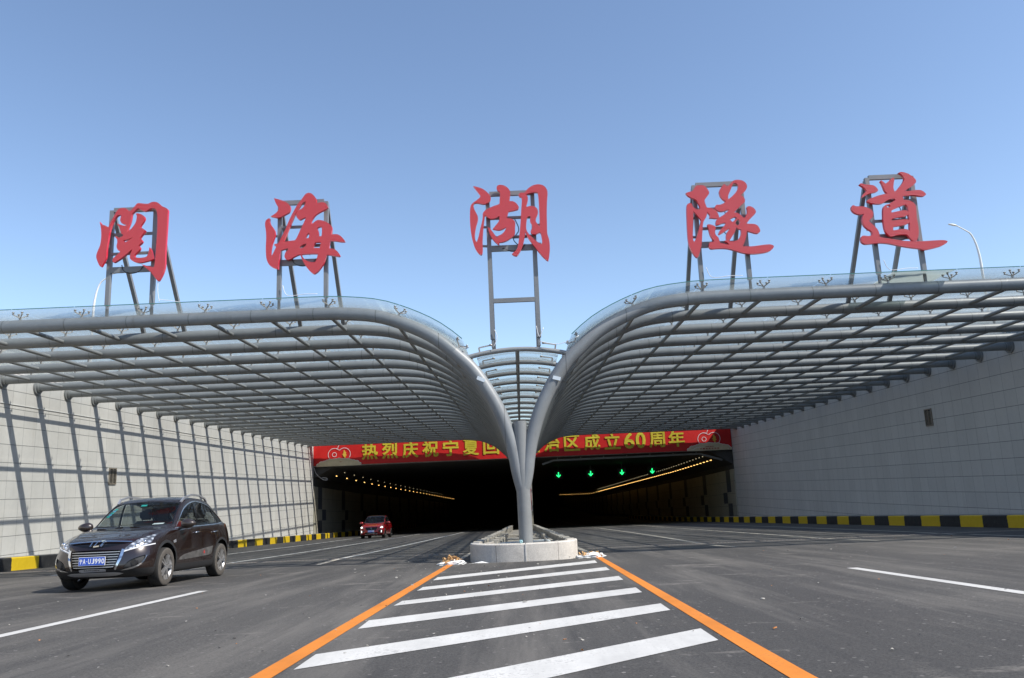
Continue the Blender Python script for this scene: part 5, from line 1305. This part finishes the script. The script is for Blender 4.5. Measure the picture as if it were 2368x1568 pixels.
def mirror_arm(root, s, x, y, z, paint):
    r = empty('wing_mirror', (s*x, y, z)); r.parent = root
    b = bmesh.new(); bmesh.ops.create_uvsphere(b, u_segments=16, v_segments=10, radius=1.0)
    for v in b.verts:
        k = v.co.copy(); v.co = Vector((k.x*0.15+s*0.12, k.y*0.10*(1.0 if k.y < 0 else 0.45), k.z*0.092*(1-0.25*k.x*s)+0.06))
    obj('mirror_shell', b, paint, r, smooth=True)
    b = bmesh.new(); bar(b, (-s*0.07, 0.03, -0.02), (s*0.06, 0.01, 0.0), 0.07, 0.035); obj('mirror_arm', b, BLACK_PLASTIC, r)
    b = bmesh.new(); tube(b, [(s*0.12, 0.044, 0.06), (s*0.12, 0.048, 0.06)], 0.075, 16)
    for v in b.verts: v.co.x = s*0.12+(v.co.x-s*0.12)*1.6
    obj('mirror_glass', b, CHROME, r)
def plate(root, x, z, y, chars, tilt=0):
    p = empty('number_plate', (x, y, z)); p.parent = root
    b = bmesh.new(); box(b, (-0.235, -0.012, -0.075), (0.235, 0.0, 0.075)); obj('board', b, PLATE_WHITE, p)
    b = bmesh.new(); box(b, (-0.228, -0.0145, -0.068), (0.228, -0.0122, 0.068)); obj('field', b, PLATE_BLUE, p)
    k = len(chars); pos = [-0.190, -0.130, -0.084, -0.036, 0.024, 0.082, 0.140, 0.198]
    for i, ch in enumerate(chars):
        w = 0.05 if ch not in '·1' else 0.016
        text('plate_character', ch, 0.1, (pos[i]-0.002, -0.0165, 0), PLATE_WHITE, p, offset=0.003, fit=(w, 0.092 if ch != '·' else 0.016))
def cabin(root, z0, cowl, x_driver, L):
    f = empty('cabin', (0, 0, 0)); f.parent = root
    b = bmesh.new(); box(b, (-0.70, cowl+0.02, z0), (0.70, L-0.9, z0+0.03)); obj('floor', b, INTERIOR, f)
    b = bmesh.new(); vs = box(b, (-0.68, cowl+0.12, 0.70), (0.68, cowl+0.62, 0.985))
    for v in vs:
        if v.co.z > 0.9 and v.co.y > cowl+0.4: v.co.z += 0.03; v.co.y -= 0.05
    bmesh.ops.bevel(b, geom=b.edges[:], offset=0.04, segments=2, affect='EDGES'); obj('dashboard', b, INTERIOR, f)
    for x, y in ((-0.37, cowl+1.15), (0.37, cowl+1.15), (-0.40, cowl+2.05), (0.40, cowl+2.05)):
        st = empty('seat', (x, y, 0)) ; st.parent = f
        b = bmesh.new(); box(b, (-0.25, -0.30, z0+0.08), (0.25, 0.25, z0+0.33))
        vs = box(b, (-0.25, 0.14, z0+0.28), (0.25, 0.30, z0+0.88))
        for v in vs:
            if v.co.z > z0+0.6: v.co.y += 0.13; v.co.x *= 0.85
        vs = box(b, (-0.13, 0.30, z0+0.90), (0.13, 0.41, z0+1.10))
        bmesh.ops.bevel(b, geom=b.edges[:], offset=0.035, segments=2, affect='EDGES')
        o = obj('seat', b, SEAT_CLOTH, f, smooth=True, sharp=40); o.location = (x, y, 0); bpy.data.objects.remove(st)
    b = bmesh.new(); c = Vector((x_driver, cowl+0.72, 0.98)); nrm = Vector((0, 0.9, 0.45)).normalized(); u = Vector((1, 0, 0)); w = nrm.cross(u)
    pts = [c+(u*math.cos(2*math.pi*i/24)+w*math.sin(2*math.pi*i/24))*0.185 for i in range(25)]
    tube(b, pts, 0.016, 8, cap=False); 
    for a in (0.2, 2.94, 4.71): bar(b, c-nrm*0.03, c+(u*math.cos(a)+w*math.sin(a))*0.18, 0.04, 0.02)
    bar(b, c-nrm*0.02, c-nrm*0.30, 0.05); obj('steering_wheel', b, BLACK_PLASTIC, f)
    b = bmesh.new(); box(b, (-0.11, cowl+0.74, 1.45), (0.11, cowl+0.765, 1.51)); obj('inner_mirror', b, GLOSS_BLACK, f)

# --- brown crossover ---------------------------------------------------------
BROWN = mat_paint_car('brown_car_paint', (0.015, 0.0062, 0.0042), 0.2)
tabB = dict(
    zb=[(0, .32), (.05, .25), (.15, .22), (.4, .21), (3.6, .22), (4.1, .27), (4.45, .34), (4.625, .42)],
    wm=[(0, .70), (.03, .79), (.10, .855), (.3, .90), (.7, .915), (1.3, .905), (2.6, .905), (3.4, .915), (3.9, .91), (4.3, .87), (4.5, .80), (4.625, .70)],
    zs=[(0, .76), (.05, .81), (.15, .85), (.4, .90), (.8, .965), (1.2, 1.01), (2.0, 1.05), (3.0, 1.09), (3.8, 1.125), (4.3, 1.12), (4.5, 1.06), (4.625, .98)],
    wb=[(0, .62), (.04, .72), (.15, .79), (.4, .83), (.9, .85), (1.3, .855), (2.0, .87), (3.2, .87), (3.8, .855), (4.3, .79), (4.5, .72), (4.625, .62)],
    zt=[(0, .80), (.05, .86), (.15, .905), (.4, .965), (.8, 1.04), (1.12, 1.085), (1.25, 1.135), (1.6, 1.365), (1.95, 1.575), (2.2, 1.67), (2.5, 1.71), (2.9, 1.70), (3.3, 1.65), (3.7, 1.55), (4.1, 1.39), (4.4, 1.225), (4.55, 1.09), (4.625, 1.01)],
    wt=[(0, .50), (.1, .62), (.5, .66), (1.1, .75), (1.5, .745), (2.0, .705), (2.5, .69), (3.2, .67), (3.8, .61), (4.3, .53), (4.625, .45)])
B = dict(name='brown_car', label='dark brown metallic crossover with a red jacketed driver approaching along the sunlit wall', loc=(-7.86, 14.62, road_z(14.62)), pitch=-math.atan(0.0393), scale=1.03,
         L=4.625, tab=tabB, nose=0.30, lean=[(.2, .16), (.30, .07), (.42, .0), (.60, .02), (.74, .07), (.86, .14), (.95, .22)], tail=[(.3, .10), (.5, .0), (.9, .04), (1.1, .12)],
         paint=BROWN, fa=0.94, ra=3.66, wr=0.352, track=0.795, clad=0.375, arch_trim=True, chrome_dlo=True, cowl=1.2,
         dlo=[(1.50, 1.075), (1.66, 1.21), (1.85, 1.36), (2.05, 1.475), (2.3, 1.555), (2.6, 1.585), (2.95, 1.565), (3.3, 1.495), (3.6, 1.39), (3.90, 1.235), (3.82, 1.165), (3.2, 1.125), (2.5, 1.10), (2.0, 1.085)],
         pillars=[(2.44, 2.53), (3.42, 3.47)],
         doors=[([(1.42, .40), (2.47, .40), (2.50, .75), (2.49, 1.065), (1.95, 1.05), (1.47, 1.03), (1.40, .85)], 2.30), ([(2.53, .40), (3.12, .40), (3.22, .62), (3.42, .84), (3.46, 1.10), (3.0, 1.085), (2.54, 1.068), (2.55, .75)], 3.26)], hz=0.955,
         screen=[(-.745, 1.15), (-.37, 1.122), (0, 1.115), (.37, 1.122), (.745, 1.15), (.715, 1.26), (.67, 1.44), (.63, 1.55), (.33, 1.578), (0, 1.586), (-.33, 1.578), (-.63, 1.55), (-.67, 1.44), (-.715, 1.26)],
         rear_screen=[(-.5, 1.17), (.5, 1.17), (.46, 1.40), (-.46, 1.40)], bonnet=None, twin={}, spokes=5, rim=RIM,
         front_cuts=[('headlight', [(.46, .68), (.54, .785), (.63, .87), (.735, .94), (.80, .965), (.82, .84), (.80, .79), (.69, .74), (.56, .70)], LENS, 0.002),
                     ('upper_grille', [(-.52, .82), (0, .84), (.52, .82), (.30, .775), (.10, .75), (-.10, .75), (-.30, .775)], GLOSS_BLACK, -0.012),
                     ('grille', [(-.435, .705), (0, .715), (.435, .705), (.41, .58), (.355, .385), (.20, .375), (-.20, .375), (-.355, .385), (-.41, .58)], GLOSS_BLACK, -0.03),
                     ('fog_recess', [(.50, .385), (.565, .49), (.66, .55), (.80, .60), (.79, .50), (.72, .42), (.62, .385)], BLACK_PLASTIC, -0.02)])
car, ofr, osd, otp = build_car(B)
for z, w in ((.682, .43), (.638, .42), (.594, .41), (.55, .40), (.506, .385), (.462, .372), (.42, .355)):
    strip3('grille_bar', [ofr(-w+2*w*i/10, z, -0.012) for i in range(11)], 0.02, 0.013, SATIN, car)
for s in (-1, 1):
    patch('grille_trim', [(s*.45, .72), (s*.495, .705), (s*.475, .57), (s*.395, .37), (s*.37, .38), (s*.43, .57)], 'front', 0, CHROME, car, lambda a, b, o: ofr(a, b, o), 0.012)
    patch('fog_trim', [(s*.46, .355), (s*.62, .37), (s*.74, .42), (s*.80, .50), (s*.82, .60), (s*.775, .49), (s*.70, .425), (s*.60, .395)], 'front', 0, CHROME, car, lambda a, b, o: ofr(a, b, o), 0.008)
    b = bmesh.new(); c = ofr(s*.665, .475, 0); tube(b, [c+Vector((0, .05, 0)), c+Vector((0, -.01, 0))], .058, 20); tube(b, [c+Vector((0, -.0105, 0)), c+Vector((0, -.016, 0))], .040, 16); obj('fog_lamp', b, LENS_DARK, car, smooth=True, sharp=40)
    for (x, z, r) in ((.735, .825, .040), (.635, .765, .034)):
        b = bmesh.new(); bmesh.ops.create_uvsphere(b, u_segments=14, v_segments=8, radius=r); c = ofr(s*x, z, 0.004)
        for v in b.verts: v.co = c+Vector((v.co.x, v.co.y*0.35, v.co.z))
        obj('projector', b, CHROME, car, smooth=True)
    strip3('daytime_strip', [ofr(s*a, zz, 0.008) for a, zz in ((.49, .675), (.58, .705), (.70, .74), (.80, .765), (.855, .785))], 0.016, 0.018, PLATE_WHITE, car)
    strip3('roof_rail', [otp(s*.64, 2.02, 0.0), otp(s*.645, 2.15, .05), otp(s*.645, 2.5, .07), otp(s*.635, 2.9, .07), otp(s*.615, 3.25, .055), otp(s*.60, 3.45, 0.0)], 0.036, 0.036, SATIN, car)
    mirror_arm(car, s, 0.90, 1.56, 1.075, BROWN)
    patch('side_decal', [(1.44, .45), (1.62, .53), (2.0, .575), (2.6, .625), (3.14, .67), (3.12, .60), (3.05, .50), (2.6, .475), (2.0, .455)], 'side', s, mat_plain('grey_decal', (0.12, 0.115, 0.11), 0.4, 0.2, 0.5, 9), car, osd, 0.003)
    patch('side_vent', [(1.20, .82), (1.33, .85), (1.335, .79), (1.22, .775)], 'side', s, SATIN, car, osd, 0.006)
tx = text('decal_lettering', '6', 0.1, (0, 0, 0), mat_plain('red_decal', (0.6, 0.02, 0.02), 0.4), car, offset=0.004, fit=(0.07, 0.07), rot=Matrix.Rotation(R(90), 3, 'Z'))
tx.location = osd(1, 2.70, .56, 0.006)
patch('bonnet_trim', [(-.56, .842), (0, .872), (.56, .842), (.545, .828), (.3, .84), (0, .848), (-.3, .84), (-.545, .828)], 'front', 0, CHROME, car, lambda a, b, o: ofr(a, b, o), 0.012)
for pts_ in ([(-.095, .765), (-.085, .83)], [(-.02, .765), (.005, .855)], [(-.035, .765), (.06, .775)], [(.085, .765), (.12, .855)], [(.06, .85), (.12, .858)]):
    strip3('emblem', [ofr(a, z, 0.022) for a, z in pts_], 0.024, 0.024, CHROME, car)
patch('skid_plate', [(-.50, .315), (-.38, .335), (-.2, .34), (0, .34), (.2, .34), (.38, .335), (.50, .315), (.36, .28), (0, .275), (-.36, .28)], 'front', 0, SATIN, car, lambda a, b, o: ofr(a, b, o), 0.02)
patch('badge_plate', [(-.20, .395), (.20, .395), (.23, .352), (-.23, .352)], 'front', 0, SATIN, car, lambda a, b, o: ofr(a, b, o), 0.016)
t_ = text('badge_lettering', 'LUXGEN', 0.05, (0, 0, 0), BLACK_PLASTIC, car, offset=0.001, fit=(.27, .026)); t_.location = ofr(0, .373, 0.0)+Vector((0, -0.022, 0))
pc = ofr(0.0, .53, 0); plate(car, 0.0, .53, pc.y-0.022, '宁A·UJ990')
for x0, x1 in ((-.62, -.12), (.02, .56)):
    b = bmesh.new(); y0 = 1.22; bar(b, otp(x0, 1.24, .02), otp((x0+x1)/2, 1.20, .025), .018); bar(b, otp((x0+x1)/2, 1.20, .025), otp(x1, 1.23, .022), .022, .012); obj('wiper', b, BLACK_PLASTIC, car)
def sticker(x0, x1, z0, z1, c):
    q = [(x0, z0), (x1, z0), (x1, z1), (x0, z1)]
    b = bmesh.new(); vs = [b.verts.new(ofr(a, z, -0.010)) for a, z in q]; b.faces.new(vs); obj('windscreen_sticker', b, c, car)
TEAL = mat_plain('teal_sticker', (0.02, 0.45, 0.40), 0.5); SKYB = mat_plain('blue_sticker', (0.12, 0.45, 0.70), 0.5)
sticker(-.10, .02, 1.52, 1.555, TEAL)
for i in range(5): sticker(-.665+0.014*i, -.595+0.014*i, 1.32+.036*i, 1.348+.036*i, SKYB if i % 2 else TEAL)
b = bmesh.new(); vs = [b.verts.new(p) for p in (ofr(.40, 1.15, -.012), ofr(.60, 1.155, -.012), ofr(.61, 1.18, -.012), ofr(.43, 1.175, -.012))]; b.faces.new(vs); obj('dashboard_paper', b, PLATE_WHITE, car)
cabin(car, 0.36, 1.2, 0.37, 4.625)

# --- driver in the brown car -------------------------------------------------
def skin_mesh(joints, edges, sub=2):
    me = bpy.data.meshes.new('limbs'); me.from_pydata([j[0] for j in joints], edges, []); o = bpy.data.objects.new('limbs', me); COL.objects.link(o)
    sk = o.modifiers.new('skin', 'SKIN'); ss = o.modifiers.new('sub', 'SUBSURF'); ss.levels = sub; ss.render_levels = sub
    for v, j in zip(me.skin_vertices[0].data, joints):
        v.radius = (j[1], j[1] if len(j) < 3 else j[2]); v.use_root = False
    me.skin_vertices[0].data[0].use_root = True
    bpy.context.view_layer.update()
    m2 = bpy.data.meshes.new_from_object(o.evaluated_get(bpy.context.evaluated_depsgraph_get()))
    bpy.data.objects.remove(o); bpy.data.meshes.remove(me)
    return m2
SKIN = mat_plain('skin', (0.42, 0.25, 0.17), 0.55); JACKET = mat_plain('red_jacket', (0.50, 0.018, 0.016), 0.7, 0, 0.2, 6); HAIR = mat_plain('black_hair', (0.012, 0.011, 0.010), 0.6); TROUSERS = mat_plain('dark_trousers', (0.02, 0.022, 0.03), 0.8)
def person(loc, pitch, jacket, sc):
    r = empty('person', loc); r.rotation_euler = (pitch, 0, 0); r.scale = (sc, sc, sc)
    # pelvis, spine, neck, head, arms to the wheel, legs under the dashboard (faces -Y)
    J = [((0, 0.06, 0.66), .14, .12), ((0, 0.12, 0.86), .15, .11), ((0, 0.17, 1.05), .165, .11), ((0, 0.18, 1.15), .10, .08), ((0, 0.17, 1.22), .052), ((0, 0.14, 1.30), .085, .095), ((0, 0.13, 1.39), .080, .09),
         ((.19, 0.17, 1.11), .072), ((.25, -0.04, 0.95), .055), ((.17, -0.33, 1.04), .042), ((.155, -0.40, 1.06), .034),
         ((-.19, 0.17, 1.11), .072), ((-.25, -0.04, 0.95), .055), ((-.17, -0.33, 1.02), .042), ((-.155, -0.40, 1.04), .034),
         ((.11, -0.12, 0.62), .085), ((.14, -0.42, 0.66), .068), ((.14, -0.60, 0.42), .05), ((-.11, -0.12, 0.62), .085), ((-.14, -0.42, 0.66), .068), ((-.14, -0.60, 0.42), .05)]
    E_ = [(0, 1), (1, 2), (2, 3), (3, 4), (4, 5), (5, 6), (3, 7), (7, 8), (8, 9), (9, 10), (3, 11), (11, 12), (12, 13), (13, 14), (0, 15), (15, 16), (16, 17), (0, 18), (18, 19), (19, 20)]
    me = skin_mesh(J, E_)
    for m in (SKIN, jacket, TROUSERS): me.materials.append(m)
    for p in me.polygons:
        c = p.center; p.use_smooth = True
        p.material_index = 0 if (c.z > 1.19 and abs(c.x) < .14) or (c.y < -0.345 and c.z > 0.95) else (2 if c.z < 0.74 else 1)
    o = bpy.data.objects.new('body', me); COL.objects.link(o); o.parent = r
    for s in (-1, 1):
        b = bmesh.new(); base = Vector((s*.15, -0.42, 1.065 if s > 0 else 1.045))
        for i in range(4):
            p0 = base+Vector((s*(.028-.019*i), -0.005, 0.01)); l = (.9, 1.05, 1.0, .8)[i]
            tube(b, [p0, p0+Vector((0, -0.035*l, 0.012)), p0+Vector((0, -0.062*l, -0.006)), p0+Vector((-s*.002, -0.062*l, -0.032))], .009, 8, radii=[.0105, .010, .009, .007])
        p0 = base+Vector((-s*.035, 0.01, 0)); tube(b, [p0, p0+Vector((-s*.022, -0.025, -0.006)), p0+Vector((-s*.022, -0.05, -0.016))], .01, 8, radii=[.012, .011, .008])
        obj('hand', b, SKIN, r, smooth=True)
    b = bmesh.new(); bmesh.ops.create_uvsphere(b, u_segments=16, v_segments=12, radius=.108)
    for v in b.verts: v.co = Vector((v.co.x*0.9, 0.15+v.co.y*1.0, 1.375+v.co.z*0.95))
    bmesh.ops.delete(b, geom=[f for f in b.faces if f.calc_center_median().y < 0.085 and f.calc_center_median().z < 1.41 or f.calc_center_median().z < 1.32], context='FACES'); obj('hair', b, HAIR, r, smooth=True)
    b = bmesh.new()
    for s in (-1, 1): tube(b, [(s*.032, .062, 1.352), (s*.032, .055, 1.352)], .011, 8)
    obj('eyes', b, HAIR, r)
    b = bmesh.new(); bar(b, (0, .058, 1.352), (0, .030, 1.318), .022, .02); obj('nose', b, SKIN, r)
    b = bmesh.new(); bar(b, (-.022, .050, 1.292), (.022, .050, 1.292), .01, .008); obj('mouth', b, mat_plain('lips', (0.3, 0.1, 0.08), 0.5), r)
    b = bmesh.new()
    for s in (-1, 1): tube(b, [(s*.078, .14, 1.345), (s*.090, .145, 1.35)], .024, 8)
    obj('ears', b, SKIN, r)
    return r
def in_car(c, P, x, y, z):
    return Matrix.Translation(P['loc']) @ Matrix.Rotation(P['pitch'], 4, 'X') @ Matrix.Scale(P['scale'], 4) @ Vector((x, y, z))
tag(person(in_car(car, B, .37, 2.33, 0.0), B['pitch'], JACKET, B['scale']), 'driver in a red jacket with both hands on the steering wheel of the brown car', 'person')

# --- red crossover -----------------------------------------------------------
REDP = mat_paint_car('red_car_paint', (0.36, 0.008, 0.012), 0.35)
LIT = mat_emit('lit_headlamp', (1.0, 0.97, 0.85), 5.0); DRL = mat_emit('lit_strip', (0.95, 0.98, 1.0), 1.2)
Rr = dict(B); Rr.update(name='red_car', label='small bright red crossover with lit headlamps leaving the dark tunnel', loc=(-11.25, 59.3, road_z(59.3)), pitch=-math.atan(0.037), scale=1.0, paint=REDP, arch_trim=False, chrome_dlo=False, clad=0.27, dusty=False,
          rim=GLOSS_BLACK, roof_mat=GLOSS_BLACK, roof_z=1.47, front_cuts=[('headlight', [(.55, .79), (.66, .81), (.82, .86), (.855, .84), (.85, .78), (.72, .745), (.60, .745)], LENS, 0.002),
          ('grille', [(-.43, .80), (0, .81), (.43, .80), (.44, .74), (.38, .65), (.28, .60), (-.28, .60), (-.38, .65), (-.44, .74)], GLOSS_BLACK, -0.02),
          ('lower_grille', [(-.38, .46), (.38, .46), (.47, .38), (.44, .34), (-.44, .34), (-.47, .38)], GLOSS_BLACK, -0.02),
          ('fog_recess', [(.50, .55), (.66, .60), (.80, .60), (.79, .42), (.68, .42), (.56, .50)], GLOSS_BLACK, -0.02)])
car2, ofr2, osd2, otp2 = build_car(Rr)
for s in (-1, 1):
    b = bmesh.new(); bmesh.ops.create_uvsphere(b, u_segments=12, v_segments=8, radius=.05); c = ofr2(s*.74, .80, 0.01)
    for v in b.verts: v.co = c+Vector((v.co.x*1.3, v.co.y*0.4, v.co.z))
    obj('lamp_projector', b, LIT, car2)
    strip3('running_light', [ofr2(s*.735, .575, 0.01), ofr2(s*.725, .43, 0.01)], 0.05, 0.03, DRL, car2)
    mirror_arm(car2, s, 0.90, 1.56, 1.075, REDP)
strip3('emblem', [ofr2(0, .795, 0.0), ofr2(0, .675, 0.0)], 0.035, 0.03, CHROME, car2)
strip3('lower_trim', [ofr2(-.45+.09*i, .335+(.025 if 3 <= i <= 7 else 0), .015) for i in range(11)], 0.02, 0.018, SATIN, car2)
pc = ofr2(0, .53, 0); plate(car2, 0, .53, pc.y-0.02, '宁A·W115K')
cabin(car2, 0.36, 1.2, 0.37, 4.625)
